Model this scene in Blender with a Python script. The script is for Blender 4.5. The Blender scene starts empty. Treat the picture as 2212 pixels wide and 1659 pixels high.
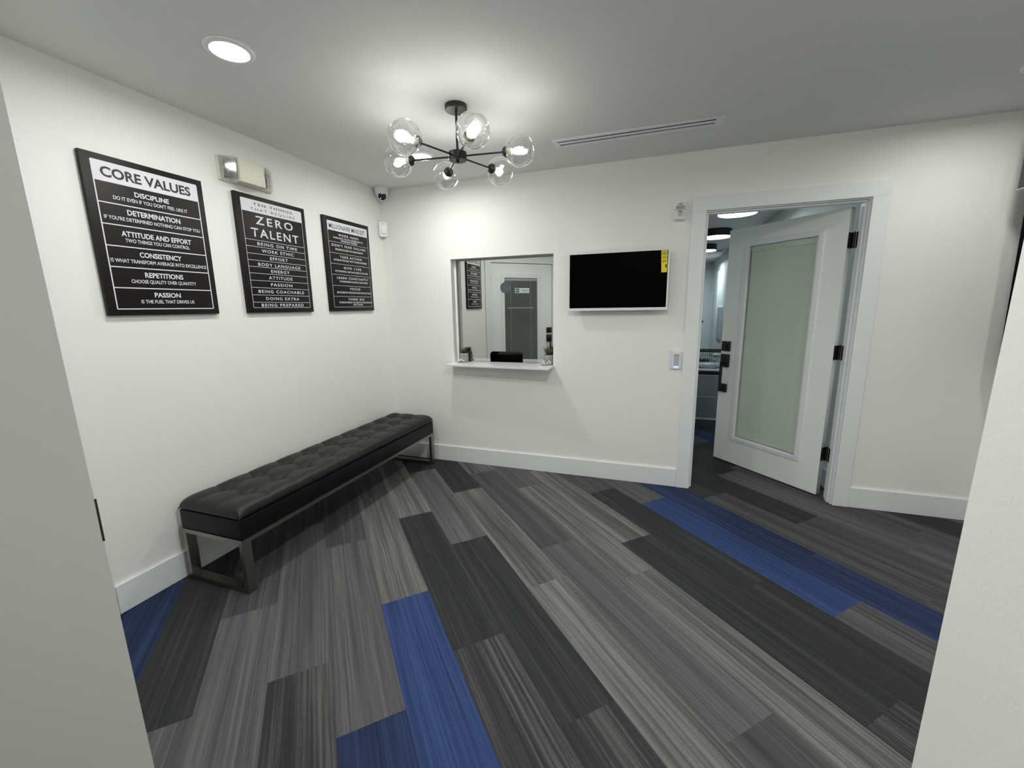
import bpy, bmesh, math, random
from mathutils import Vector, Matrix, Euler
random.seed(7)
R = math.radians
scene = bpy.context.scene
COL = scene.collection

# ------------------------------------------------------------------ camera, world, exposure
cam_data = bpy.data.cameras.new('camera')
cam = bpy.data.objects.new('camera', cam_data)
COL.objects.link(cam)
cam_data.sensor_fit = 'HORIZONTAL'
cam_data.sensor_width = 36.0
cam_data.lens = 892.7676 / 2212 * 36.0
cam_data.clip_start = 0.02
cam.location = (2.3653, -3.3151, 1.4093)
cam.rotation_euler = Euler((R(79.5189), R(0.9034), R(19.0106)), 'XYZ')
scene.camera = cam
world = bpy.data.worlds.new('world')
scene.world = world
world.use_nodes = True
world.node_tree.nodes['Background'].inputs[0].default_value = (0.02, 0.022, 0.025, 1)
world.node_tree.nodes['Background'].inputs[1].default_value = 1.0
vs = scene.view_settings
vs.view_transform = 'Standard'
vs.look = 'None'
vs.gamma = 1.0
vs.use_curve_mapping = False
vs.exposure = 0.0
try:
    scene.cycles.diffuse_bounces = 6
    scene.cycles.transparent_max_bounces = 24
    scene.cycles.caustics_reflective = False
    scene.cycles.caustics_refractive = False
except Exception:
    pass

# light levels (watts for lamps, strength for glowing surfaces)
P_NEAR, P_FAR, P_RIGHT, P_FILL_MID, P_FILL_RIGHT = 8.4, 8.6, 4.9, 22.5, 9.6   # recessed lights in the waiting room; the last two are added unseen fill
P_BULB = 72.0         # emission of each chandelier bulb
P_DRUM = 3.6          # drum lights in the back corridor
P_FILL_HALL = 7.8           # added unseen fill light behind the camera
C_WARM = (1.0, 0.995, 0.955)
C_COOL = (0.74, 0.93, 1.0)
H = 2.44               # ceiling height

# ------------------------------------------------------------------ materials
def nt(name):
    m = bpy.data.materials.new(name)
    m.use_nodes = True
    t = m.node_tree
    return m, t, t.nodes['Principled BSDF']

def mat(name, col, rough=0.5, metal=0.0, spec=0.5, noise=0.0, nscale=40.0, bump=0.0, bscale=300.0, coat=0.0):
    m, t, b = nt(name)
    b.inputs['Base Color'].default_value = (*col, 1)
    b.inputs['Roughness'].default_value = rough
    b.inputs['Metallic'].default_value = metal
    b.inputs['Specular IOR Level'].default_value = spec
    b.inputs['Coat Weight'].default_value = coat
    tc = t.nodes.new('ShaderNodeTexCoord')
    n = t.nodes.new('ShaderNodeTexNoise')
    n.inputs['Scale'].default_value = nscale
    n.inputs['Detail'].default_value = 4
    t.links.new(tc.outputs['Object'], n.inputs['Vector'])
    mr = t.nodes.new('ShaderNodeMix')
    mr.data_type = 'RGBA'
    mr.inputs[6].default_value = (*[c * (1 - noise) for c in col], 1)
    mr.inputs[7].default_value = (*[min(1, c * (1 + noise)) for c in col], 1)
    t.links.new(n.outputs['Fac'], mr.inputs[0])
    t.links.new(mr.outputs[2], b.inputs['Base Color'])
    if bump > 0:
        n2 = t.nodes.new('ShaderNodeTexNoise')
        n2.inputs['Scale'].default_value = bscale
        n2.inputs['Detail'].default_value = 3
        t.links.new(tc.outputs['Object'], n2.inputs['Vector'])
        bp = t.nodes.new('ShaderNodeBump')
        bp.inputs['Strength'].default_value = bump
        bp.inputs['Distance'].default_value = 0.002
        t.links.new(n2.outputs['Fac'], bp.inputs['Height'])
        t.links.new(bp.outputs['Normal'], b.inputs['Normal'])
    return m

def emit(name, col, strength):
    m, t, b = nt(name)
    b.inputs['Base Color'].default_value = (*col, 1)
    b.inputs['Emission Color'].default_value = (*col, 1)
    b.inputs['Emission Strength'].default_value = strength
    return m

def thin_glass(name, tint=(0.97, 0.98, 0.98), edge=0.55, rough=0.02, blend=0.35):
    m, t, b = nt(name)
    t.nodes.remove(b)
    out = t.nodes['Material Output']
    tr = t.nodes.new('ShaderNodeBsdfTransparent')
    tr.inputs[0].default_value = (*tint, 1)
    gl = t.nodes.new('ShaderNodeBsdfGlossy')
    gl.inputs['Color'].default_value = (1, 1, 1, 1)
    gl.inputs['Roughness'].default_value = rough
    lw = t.nodes.new('ShaderNodeLayerWeight')
    lw.inputs['Blend'].default_value = blend
    mp = t.nodes.new('ShaderNodeMapRange')
    mp.inputs['To Min'].default_value = 0.03
    mp.inputs['To Max'].default_value = edge
    mx = t.nodes.new('ShaderNodeMixShader')
    t.links.new(lw.outputs['Facing'], mp.inputs['Value'])
    t.links.new(mp.outputs['Result'], mx.inputs[0])
    t.links.new(tr.outputs[0], mx.inputs[1])
    t.links.new(gl.outputs[0], mx.inputs[2])
    t.links.new(mx.outputs[0], out.inputs['Surface'])
    return m

def carpet(name, lo, mid, hi, bands=1.0):
    """streaky loop-pile carpet plank; stripes run along the plank's local x"""
    m, t, b = nt(name)
    N, L = t.nodes, t.links
    tc = N.new('ShaderNodeTexCoord')
    oi = N.new('ShaderNodeObjectInfo')
    mul = N.new('ShaderNodeMath'); mul.operation = 'MULTIPLY'; mul.inputs[1].default_value = 61.0
    L.new(oi.outputs['Random'], mul.inputs[0])

    def streak(sx, sy, detail, seed):
        mp = N.new('ShaderNodeMapping')
        mp.inputs['Scale'].default_value = (sx, sy, 1)
        mp.inputs['Location'].default_value = (seed * 3.1, seed * 1.7, 0)
        L.new(tc.outputs['Object'], mp.inputs['Vector'])
        n = N.new('ShaderNodeTexNoise')
        n.noise_dimensions = '4D'
        n.inputs['Scale'].default_value = 1.0
        n.inputs['Detail'].default_value = detail
        n.inputs['Roughness'].default_value = 0.6
        if sy > 10 and sx < 100:       # let the streaks wander a little
            wn = N.new('ShaderNodeTexNoise'); wn.inputs['Scale'].default_value = 2.6; wn.inputs['Detail'].default_value = 2
            L.new(tc.outputs['Object'], wn.inputs['Vector'])
            ws = N.new('ShaderNodeVectorMath'); ws.operation = 'MULTIPLY_ADD'
            ws.inputs[1].default_value = (0, 0.012 * sy, 0); ws.inputs[2].default_value = (0, 0, 0)
            L.new(wn.outputs['Fac'], ws.inputs[0]); L.new(mp.outputs[0], ws.inputs[2])
            L.new(ws.outputs[0], n.inputs['Vector'])
        else:
            L.new(mp.outputs[0], n.inputs['Vector'])
        L.new(mul.outputs[0], n.inputs['W'])
        return n
    broad = streak(0.5, 16, 2, 1)
    fine = streak(1.3, 115, 8, 2)
    pile = streak(330, 420, 1, 3)
    a1 = N.new('ShaderNodeMath'); a1.operation = 'MULTIPLY_ADD'
    a1.inputs[1].default_value = 0.62 * bands; a1.inputs[2].default_value = 0.5 - 0.31 * bands
    L.new(broad.outputs['Fac'], a1.inputs[0])
    a2 = N.new('ShaderNodeMath'); a2.operation = 'MULTIPLY_ADD'
    a2.inputs[1].default_value = 0.85
    L.new(fine.outputs['Fac'], a2.inputs[0])
    s2 = N.new('ShaderNodeMath'); s2.operation = 'SUBTRACT'; s2.inputs[1].default_value = 0.425
    L.new(a1.outputs[0], a2.inputs[2])
    L.new(a2.outputs[0], s2.inputs[0])
    a3 = N.new('ShaderNodeMath'); a3.operation = 'MULTIPLY_ADD'; a3.inputs[1].default_value = 0.26
    L.new(pile.outputs['Fac'], a3.inputs[0]); L.new(s2.outputs[0], a3.inputs[2])
    s3 = N.new('ShaderNodeMath'); s3.operation = 'SUBTRACT'; s3.inputs[1].default_value = 0.13
    L.new(a3.outputs[0], s3.inputs[0])
    cr = N.new('ShaderNodeValToRGB')
    e = cr.color_ramp.elements
    e[0].position = 0.28; e[0].color = (*lo, 1)
    e[1].position = 0.74; e[1].color = (*hi, 1)
    k = e.new(0.5); k.color = (*mid, 1)
    L.new(s3.outputs[0], cr.inputs['Fac'])
    L.new(cr.outputs['Color'], b.inputs['Base Color'])
    b.inputs['Roughness'].default_value = 0.85
    b.inputs['Specular IOR Level'].default_value = 0.25
    bp = N.new('ShaderNodeBump')
    bp.inputs['Strength'].default_value = 0.35
    bp.inputs['Distance'].default_value = 0.0015
    L.new(s3.outputs[0], bp.inputs['Height'])
    L.new(bp.outputs['Normal'], b.inputs['Normal'])
    return m

def brushed(name, col, rough):
    m, t, b = nt(name)
    N, L = t.nodes, t.links
    tc = N.new('ShaderNodeTexCoord'); mp = N.new('ShaderNodeMapping')
    mp.inputs['Scale'].default_value = (6, 6, 500)
    n = N.new('ShaderNodeTexNoise'); n.inputs['Scale'].default_value = 1.0
    L.new(tc.outputs['Object'], mp.inputs[0]); L.new(mp.outputs[0], n.inputs['Vector'])
    mr = N.new('ShaderNodeMapRange')
    mr.inputs['To Min'].default_value = rough - 0.08; mr.inputs['To Max'].default_value = rough + 0.08
    L.new(n.outputs['Fac'], mr.inputs['Value']); L.new(mr.outputs[0], b.inputs['Roughness'])
    b.inputs['Base Color'].default_value = (*col, 1)
    b.inputs['Metallic'].default_value = 1.0
    return m

M = {}
M['wall'] = mat('wall_paint', (0.865, 0.870, 0.840), 0.55, spec=0.35, noise=0.012, nscale=3, bump=0.07, bscale=220)
M['ceiling'] = mat('ceiling_paint', (0.735, 0.745, 0.73), 0.75, spec=0.2, noise=0.01, nscale=3, bump=0.1, bscale=200)
M['trim'] = mat('trim_paint', (0.81, 0.835, 0.845), 0.35, spec=0.4, noise=0.01, nscale=8)
M['door'] = mat('door_paint', (0.86, 0.88, 0.875), 0.38, spec=0.4, noise=0.01, nscale=8)
M['white'] = mat('white_plastic', (0.80, 0.80, 0.83), 0.35, noise=0.01)
M['cream'] = mat('cream_plastic', (0.74, 0.735, 0.60), 0.45, noise=0.015)
M['lilac'] = mat('pale_lilac_plastic', (0.74, 0.74, 0.84), 0.35, noise=0.01)
M['black_metal'] = mat('matt_black_metal', (0.012, 0.013, 0.014), 0.38, spec=0.5, noise=0.1)
M['black'] = mat('black_hardware', (0.006, 0.007, 0.008), 0.45, noise=0.1)
M['leather'] = mat('black_leather', (0.0065, 0.0068, 0.0068), 0.42, spec=0.42, noise=0.15, nscale=60, bump=0.25, bscale=700)
M['leather_shaded'] = mat('black_leather_shaded', (0.004, 0.0042, 0.0045), 0.45, spec=0.22, noise=0.15, nscale=60, bump=0.25, bscale=700)  # darker, duller copy of the leather: shade of the sides put into the colour
M['steel'] = brushed('brushed_steel', (0.29, 0.275, 0.245), 0.32)
M['bronze'] = mat('dark_bronze_hinge', (0.045, 0.036, 0.028), 0.4, metal=0.6, noise=0.3, nscale=200)
M['canvas'] = mat('black_canvas_print', (0.013, 0.0105, 0.0105), 0.40, spec=0.22, noise=0.2, nscale=300, bump=0.2, bscale=1200)
M['print_white'] = mat('white_print', (0.74, 0.73, 0.77), 0.5, noise=0.02, nscale=200)
M['print_black'] = mat('dark_print', (0.025, 0.022, 0.024), 0.5, noise=0.05, nscale=200)
M['screen'] = mat('black_screen', (0.0010, 0.0012, 0.0016), 0.25, spec=0.02, noise=0.05)
M['yellow'] = mat('yellow_label', (0.83, 0.70, 0.01), 0.5, noise=0.03, nscale=100)
M['mirror'] = mat('mirror_film_glass', (0.60, 0.615, 0.595), 0.0, metal=1.0, noise=0.004, nscale=2)
M['shelf'] = mat('white_gloss_shelf', (0.94, 0.945, 0.94), 0.22, noise=0.005)
M['pot'] = mat('grey_cement', (0.33, 0.33, 0.335), 0.8, noise=0.15, nscale=120, bump=0.3, bscale=500)
M['foot'] = mat('dark_cement', (0.26, 0.26, 0.26), 0.8, noise=0.15, nscale=120, bump=0.3, bscale=500)
M['rope'] = mat('white_cord', (0.88, 0.88, 0.88), 0.5, noise=0.02)
M['leaf'] = mat('succulent_green', (0.060, 0.120, 0.036), 0.45, noise=0.5, nscale=60)
M['soil'] = mat('dark_soil', (0.03, 0.024, 0.02), 0.9, noise=0.4, nscale=200)
M['shade'] = thin_glass('clear_dimpled_glass', edge=0.75, rough=0.03, blend=0.38)
M['rim'] = thin_glass('clear_glass_rim', tint=(0.9, 0.92, 0.92), edge=0.8, rough=0.05, blend=0.6)
M['bulbglass'] = thin_glass('bulb_glass', edge=0.4, rough=0.02, blend=0.3)
M['bulb'] = emit('lit_filament', (1.0, 0.97, 0.90), P_BULB)
M['bulbbase'] = mat('cream_bulb_base', (0.80, 0.74, 0.58), 0.4, noise=0.02)
M['lens_warm'] = emit('lit_lens_neutral', (1.0, 0.99, 0.96), 6.0)
M['lens_cool'] = emit('lit_lens_cool', (0.86, 0.98, 1.0), 6.0)
M['vent'] = mat('pale_grey_aluminium', (0.80, 0.815, 0.87), 0.4, noise=0.02)
M['vent_dark'] = mat('vent_slot', (0.015, 0.016, 0.02), 0.6, noise=0.1)
M['grey_fixture'] = mat('dark_grey_fixture', (0.055, 0.058, 0.05), 0.5, noise=0.1)
M['blind'] = mat('blind_slat', (0.86, 0.88, 0.80), 0.5, noise=0.02)
M['doorglass'] = thin_glass('door_glass', tint=(0.955, 0.975, 0.96), edge=0.45, rough=0.02, blend=0.25)
M['darkglass'] = mat('dark_night_glass', (0.12, 0.135, 0.13), 0.06, spec=0.6, noise=0.05, nscale=3)
M['cord'] = mat('blind_cord', (0.42, 0.44, 0.43), 0.6, noise=0.05)
M['green'] = mat('green_sign', (0.02, 0.22, 0.12), 0.5, noise=0.05)
M['grey_print'] = mat('grey_print', (0.30, 0.31, 0.32), 0.6, noise=0.05)
M['paddle'] = mat('grey_paddle', (0.50, 0.50, 0.51), 0.4, noise=0.02)
M['led'] = emit('blue_led', (0.16, 0.30, 1.0), 4.0)
M['led_small'] = emit('blue_white_led', (0.45, 0.6, 1.0), 3.0)
M['red'] = mat('red_print', (0.42, 0.05, 0.06), 0.5, noise=0.05)
M['grille'] = mat('grey_grille', (0.15, 0.15, 0.145), 0.7, noise=0.1)
M['clear'] = thin_glass('clear_moulded_lens', tint=(0.93, 0.94, 0.95), edge=0.7, rough=0.06, blend=0.5)
M['chrome'] = mat('chrome_reflector', (0.55, 0.56, 0.57), 0.5, metal=1.0, noise=0.02)
M['amber'] = mat('yellow_strobe', (0.75, 0.72, 0.25), 0.3, noise=0.05)
M['sub'] = mat('subfloor', (0.02, 0.02, 0.022), 0.9, noise=0.2, nscale=5)
M['farcarpet'] = carpet('far_carpet', (0.02, 0.022, 0.026), (0.05, 0.052, 0.055), (0.09, 0.09, 0.09))
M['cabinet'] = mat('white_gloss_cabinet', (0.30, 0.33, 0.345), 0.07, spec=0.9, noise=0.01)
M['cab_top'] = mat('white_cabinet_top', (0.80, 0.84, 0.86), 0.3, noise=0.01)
M['dark_gap'] = mat('dark_recess', (0.012, 0.015, 0.018), 0.5, noise=0.1)
M['wood'] = mat('dark_basket_wood', (0.030, 0.018, 0.014), 0.6, noise=0.4, nscale=60)
M['snack'] = mat('brown_packet', (0.11, 0.07, 0.045), 0.45, noise=0.5, nscale=90)
M['wrap'] = mat('white_packet', (0.66, 0.68, 0.70), 0.3, noise=0.1, nscale=50)
M['bag'] = mat('crumpled_grey_bag', (0.42, 0.46, 0.52), 0.3, noise=0.5, nscale=40, bump=0.5, bscale=60)
M['deskscreen'] = mat('glossy_monitor_screen', (0.006, 0.008, 0.010), 0.12, spec=0.6, noise=0.05)
M['desk'] = mat('grey_desk_top', (0.02, 0.021, 0.022), 0.75, noise=0.05)
M['hallmirror'] = mat('corridor_panel', (0.40, 0.44, 0.45), 0.25, noise=0.15, nscale=4)
M['p_dark'] = carpet('carpet_charcoal', (0.0145, 0.0162, 0.0162), (0.028, 0.031, 0.031), (0.060, 0.064, 0.064), 0.7)
M['p_dstreak'] = carpet('carpet_charcoal_streaked', (0.018, 0.019, 0.0195), (0.036, 0.0375, 0.038), (0.118, 0.119, 0.119), 1.15)
M['p_mid'] = carpet('carpet_mid_grey', (0.050, 0.0497, 0.052), (0.094, 0.0935, 0.097), (0.165, 0.164, 0.168), 0.9)
M['p_midlo'] = carpet('carpet_slate', (0.034, 0.0342, 0.0365), (0.064, 0.0645, 0.068), (0.125, 0.125, 0.129), 1.0)
M['p_light'] = carpet('carpet_light_grey', (0.044, 0.044, 0.046), (0.114, 0.113, 0.114), (0.235, 0.233, 0.230), 1.2)
M['p_blue'] = carpet('carpet_blue', (0.013, 0.024, 0.075), (0.026, 0.050, 0.150), (0.055, 0.090, 0.22), 0.8)
M['p_navy'] = carpet('carpet_navy', (0.009, 0.013, 0.038), (0.017, 0.029, 0.080), (0.034, 0.058, 0.145), 0.9)

# ------------------------------------------------------------------ builders
def new_bm():
    return bmesh.new()

def box(bm, x0, x1, y0, y1, z0, z1, mi=0):
    v = [bm.verts.new(p) for p in ((x0, y0, z0), (x1, y0, z0), (x1, y1, z0), (x0, y1, z0),
                                   (x0, y0, z1), (x1, y0, z1), (x1, y1, z1), (x0, y1, z1))]
    fs = []
    for q in ((0, 3, 2, 1), (4, 5, 6, 7), (0, 1, 5, 4), (1, 2, 6, 5), (2, 3, 7, 6), (3, 0, 4, 7)):
        f = bm.faces.new([v[i] for i in q]); f.material_index = mi; fs.append(f)
    return v, fs

def bev(bm, w, seg=2):
    bmesh.ops.bevel(bm, geom=list(bm.edges), offset=w, segments=seg, profile=0.5, affect='EDGES', clamp_overlap=True)

def bbox(x0, x1, y0, y1, z0, z1, w=0.0, seg=2):
    bm = new_bm(); box(bm, x0, x1, y0, y1, z0, z1)
    if w: bev(bm, w, seg)
    return bm

def ring_mesh(bm, rings, cap0=True, cap1=True, closed=True):
    vs_ = [[bm.verts.new(p) for p in r] for r in rings]
    n = len(rings[0])
    for a, b in zip(vs_[:-1], vs_[1:]):
        for i in range(n if closed else n - 1):
            j = (i + 1) % n
            bm.faces.new((a[i], a[j], b[j], b[i]))
    if cap0: bm.faces.new(list(reversed(vs_[0])))
    if cap1: bm.faces.new(vs_[-1])
    return vs_

def tube(bm, pts, r, seg=12, cap=True):
    pts = [Vector(p) for p in pts]
    rs = r if isinstance(r, (list, tuple)) else [r] * len(pts)
    rings = []
    up = None
    for i, p in enumerate(pts):
        if i == 0: t = pts[1] - p
        elif i == len(pts) - 1: t = p - pts[i - 1]
        else: t = (pts[i + 1] - p).normalized() + (p - pts[i - 1]).normalized()
        t.normalize()
        if up is None:
            up = Vector((0, 0, 1)) if abs(t.z) < 0.9 else Vector((1, 0, 0))
        a = t.cross(up)
        if a.length < 1e-5: a = t.cross(Vector((0.3, 1, 0.2)))
        a.normalize(); b = a.cross(t); up = -b if False else up
        rings.append([p + (a * math.cos(2 * math.pi * k / seg) + b * math.sin(2 * math.pi * k / seg)) * rs[i] for k in range(seg)])
    return ring_mesh(bm, rings, cap, cap)

def lathe(bm, prof, seg=32, axis='Z', cap0=False, cap1=False, warp=None):
    rings = []
    for r, h in prof:
        ring = []
        for k in range(seg):
            a = 2 * math.pi * k / seg
            p = (r * math.cos(a), r * math.sin(a), h)
            if axis == 'X': p = (h, r * math.cos(a), r * math.sin(a))
            if axis == 'Y': p = (r * math.cos(a), h, r * math.sin(a))
            if warp: p = warp(Vector(p))
            ring.append(p)
        rings.append(ring)
    return ring_mesh(bm, rings, cap0, cap1)

def obj(name, bm, m, parent=None, smooth=True, loc=None, kind=None, angle=35):
    me = bpy.data.meshes.new(name)
    bmesh.ops.recalc_face_normals(bm, faces=bm.faces)
    bm.to_mesh(me); bm.free()
    return mobj(name, me, m, parent, smooth, loc, kind, angle)

def mobj(name, me, m, parent=None, smooth=True, loc=None, kind=None, angle=35):
    for x in (m if isinstance(m, (list, tuple)) else [m]):
        me.materials.append(x)
    if smooth:
        for p in me.polygons: p.use_smooth = True
        me.set_sharp_from_angle(angle=R(angle))
    o = bpy.data.objects.new(name, me)
    COL.objects.link(o)
    if parent: o.parent = parent
    if loc is not None: o.location = loc
    if kind: o['kind'] = kind
    return o

def tag(o, label, cat, group=None):
    o['label'] = label; o['category'] = cat
    if group: o['group'] = group
    return o

def thing(name, label, cat, mtx, group=None):
    o = bpy.data.objects.new(name, None)
    COL.objects.link(o)
    o.empty_display_size = 0.05
    o.matrix_world = mtx if isinstance(mtx, Matrix) else Matrix.Translation(Vector(mtx))
    return tag(o, label, cat, group)

def basis(origin, X, Y, Z):
    m = Matrix.Identity(4)
    for i, v in enumerate((X, Y, Z)):
        for j in range(3): m[j][i] = v[j]
    for j in range(3): m[j][3] = origin[j]
    return m

ON_LEFT = lambda x, y, z: basis((x, y, z), (0, 1, 0), (0, 0, 1), (1, 0, 0))     # board on the left wall, seen from the room
ON_BACK = lambda x, y, z: basis((x, y, z), (1, 0, 0), (0, 0, 1), (0, -1, 0))    # board on the back wall, seen from the room

def plate(outline, holes, z0, z1):
    """flat plate with holes: 2D filled curve turned into a mesh, front face at z1"""
    cu = bpy.data.curves.new('plate', 'CURVE')
    cu.dimensions = '2D'; cu.fill_mode = 'BOTH'
    cu.extrude = (z1 - z0) / 2
    for pts in [outline] + holes:
        s = cu.splines.new('POLY'); s.points.add(len(pts) - 1)
        for i, p in enumerate(pts): s.points[i].co = (p[0], p[1], 0, 1)
        s.use_cyclic_u = True
    o = bpy.data.objects.new('plate', cu)
    COL.objects.link(o)
    dg = bpy.context.evaluated_depsgraph_get()
    me = bpy.data.meshes.new_from_object(o.evaluated_get(dg))
    bpy.data.objects.remove(o); bpy.data.curves.remove(cu)
    me.transform(Matrix.Translation((0, 0, (z0 + z1) / 2)))
    return me

def circ(cx, cy, r, n=32):
    return [(cx + r * math.cos(2 * math.pi * k / n), cy + r * math.sin(2 * math.pi * k / n)) for k in range(n)]

def rrect(x0, x1, y0, y1, r, n=5):
    pts = []
    for cx, cy, a0 in ((x1 - r, y1 - r, 0), (x0 + r, y1 - r, 90), (x0 + r, y0 + r, 180), (x1 - r, y0 + r, 270)):
        for k in range(n + 1):
            a = R(a0 + 90 * k / n); pts.append((cx + r * math.cos(a), cy + r * math.sin(a)))
    return pts

def text_mesh(body, x0, x1, yc, h, bold=0.0, spacing=1.0, thick=0.0004):
    """letters fitted to [x0,x1], cap height h, centred on yc; lies in xy, front towards +z"""
    cu = bpy.data.curves.new('lettering', 'FONT')
    cu.body = body; cu.size = 1.0; cu.offset = bold; cu.space_character = spacing
    cu.resolution_u = 3; cu.fill_mode = 'FRONT'
    o = bpy.data.objects.new('lettering', cu)
    COL.objects.link(o)
    dg = bpy.context.evaluated_depsgraph_get()
    me = bpy.data.meshes.new_from_object(o.evaluated_get(dg))
    bpy.data.objects.remove(o); bpy.data.curves.remove(cu)
    xs = [v.co.x for v in me.vertices]; ys = [v.co.y for v in me.vertices]
    ax, bx, ay, by = min(xs), max(xs), 0.0, max(ys)
    for v in me.vertices:
        v.co = (x0 + (v.co.x - ax) / (bx - ax) * (x1 - x0), yc + ((v.co.y - ay) / (by - ay) - 0.5) * h, thick)
    return me

# ------------------------------------------------------------------ the room shell
WT = 0.12
WX0, WX1, WZ0, WZ1 = 0.6705, 1.5760, 0.9320, 1.8247      # ticket window opening
DX0, DX1, DZ = 2.655, 3.6015, 2.052                       # rough opening of the back door
XR = 4.400                                                # right wall
YF = -2.875                                               # front wall, room side
EL, ER = 1.347, 2.624                                     # edges of the opening the picture is taken through

def struct(name, bm, m, parent=None, smooth=False):
    return obj(name, bm, m, parent, smooth, kind='structure' if parent is None else None)

bm = new_bm()
for a in ((-WT, WX0, 0, WT, 0, H), (WX0, WX1, 0, WT, 0, WZ0 - 0.014), (WX0, WX1, 0, WT, WZ1, H), (WX1, DX0, 0, WT, 0, H),
          (DX0, DX1, 0, WT, DZ, H), (DX1, XR + WT, 0, WT, 0, H)):
    box(bm, *a)
struct('wall_back', bm, M['wall'])
struct('wall_left', bbox(-WT, 0, -2.36, 0, 0, H), M['wall'])
struct('wall_right', bbox(XR, XR + WT, YF - WT, 0, 0, H), M['wall'])
bm = new_bm()          # thin wedge: its outer face is splayed towards the passage, shaped so room lamps leave it dim
fl = [(1.540, -2.955), (0.935, -3.125), (-0.42, -3.600), (-0.42, -3.685)]
def lean(x, y, z):   # the free end of this wall is a few millimetres out of plumb
    o = 0.0065 * z - 0.0059
    return (x - 0.4 * o, y - 0.916 * o, z) if x > 1.5 else (x, y, z)
ring_mesh(bm, [[lean(x, y, 0) for x, y in fl], [lean(x, y, H) for x, y in fl]])
wfl = struct('wall_front_left', bm, M['wall'])
obj('strike_plate', bbox(1.5385, 1.5409, -2.9565, -2.9543, 1.050, 1.122), M['bronze'], wfl, False)
def leaning(x1, y0, y1):
    bm = new_bm(); v, f = box(bm, ER, x1, y0, y1, 0, H)
    for q in v:
        if abs(q.co.x - ER) < 1e-6: q.co.x += (0.0085 * q.co.z - 0.0089) / 0.862
    return bm
struct('wall_front_right', leaning(XR, YF - WT, YF), M['wall'])
struct('wall_hall_left', bbox(-0.54, -0.42, -5.2, -3.58, 0, H), M['wall'])
struct('wall_hall_right', leaning(ER + WT, -5.2, YF - WT), M['wall'])
struct('wall_hall_end', bbox(-0.54, ER + WT, -5.32, -5.2, 0, H), M['wall'])
struct('wall_corridor_right', bbox(3.66, 3.66 + WT, WT, 8.4, 0, H), M['wall'])
struct('wall_corridor_left', bbox(-WT, 0, WT, 8.4, 0, H), M['wall'])
struct('wall_office_baffle', bbox(2.36, 2.44, WT, 1.70, 0, H), M['wall'])  # added unseen partition, holds corridor light back from the office
struct('wall_corridor_end', bbox(-WT, 3.66 + WT, 8.4, 8.52, 0, H), M['wall'])

# entrance wall, built in its own frame: x runs along the wall from the left wall, y into the room
ENT = Matrix.Translation((0, -2.30, 0)) @ Matrix.Rotation(R(-42), 4, 'Z')
ES0, ES1, EZ = 0.092, 1.140, 2.072
bm = new_bm()
box(bm, -0.10, ES0, -WT, 0, 0, H); box(bm, ES1, 1.240, -WT, 0, 0, H); box(bm, ES0, ES1, -WT, 0, EZ, H)
o = struct('wall_entrance', bm, M['wall']); o.matrix_world = ENT

struct('ceiling', bbox(-0.6, 4.6, -5.4, 8.6, H, H + 0.08), M['ceiling'])
floor = struct('floor', bbox(-0.6, 4.6, -5.4, 8.6, -0.08, -0.009), M['farcarpet'])

# baseboards
BH, BT = 0.144, 0.0154
def board(name, *a):
    return struct(name, bbox(*a, 0.0015, 1), M['trim'])
board('baseboard_left', 0.0005, BT, -2.286, -0.0005, 0, BH)
board('baseboard_back', BT, 2.566, -BT, -0.0005, 0, BH)
board('baseboard_back_right', 3.688, XR, -BT, -0.0005, 0, BH)
board('baseboard_right', XR - BT, XR - 0.0005, YF, -BT, 0, BH)
board('baseboard_corridor_right', 3.645, 3.6595, 0.13, 7.2, 0, BH)

# back door casing and jamb
trim = new_bm()
box(trim, 2.5663, 2.660, -0.0204, -0.0005, 0, 2.0462); box(trim, 3.5965, 3.6876, -0.0204, -0.0005, 0, 2.0462)
box(trim, 2.5663, 3.6876, -0.0204, -0.0005, 2.0462, 2.1369)
bev(trim, 0.002, 1)
t1 = struct('trim_1', trim, M['trim'])
jm = new_bm()
box(jm, DX0 + 0.0005, 2.668, 0, WT, 0, DZ - 0.012); box(jm, 3.5885, DX1 - 0.0005, 0, WT, 0, DZ - 0.012)
box(jm, DX0 + 0.0005, DX1 - 0.0005, 0, WT, DZ - 0.012, DZ - 0.0005)
obj('jamb', jm, M['trim'], t1, False)
st = new_bm()
box(st, 2.668, 2.680, 0.022, 0.070, 0, 2.028); box(st, 3.5765, 3.5885, 0.022, 0.070, 0, 2.028); box(st, 2.668, 3.5885, 0.022, 0.070, 2.028, 2.040)
bev(st, 0.002, 1)
obj('door_stop', st, M['trim'], t1, False)
bt = new_bm()
box(bt, 2.560, 2.655, WT + 0.0005, WT + 0.02, 0, 2.05); box(bt, 3.602, 3.655, WT + 0.0005, WT + 0.02, 0, 2.05); box(bt, 2.560, 3.655, WT + 0.0005, WT + 0.02, 2.05, 2.14)
obj('back_casing', bt, M['trim'], t1, False)

# entrance door casing and jamb
trim = new_bm()
box(trim, 0.006, ES0 + 0.004, 0.0005, 0.0204, 0, EZ - 0.004); box(trim, ES1 - 0.004, 1.228, 0.0005, 0.0204, 0, EZ - 0.004)
box(trim, 0.006, 1.228, 0.0005, 0.0204, EZ - 0.004, 2.150)
bev(trim, 0.002, 1)
t2 = struct('trim_2', trim, M['trim']); t2.matrix_world = ENT
jm = new_bm()
box(jm, ES0 + 0.0005, ES0 + 0.004, -0.115, 0, 0, EZ - 0.005); box(jm, ES1 - 0.004, ES1 - 0.0005, -0.115, 0, 0, EZ - 0.005)
box(jm, ES0 + 0.0005, ES1 - 0.0005, -0.115, 0, EZ - 0.005, EZ - 0.0005)
obj('jamb', jm, M['trim'], t2, False)

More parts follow.
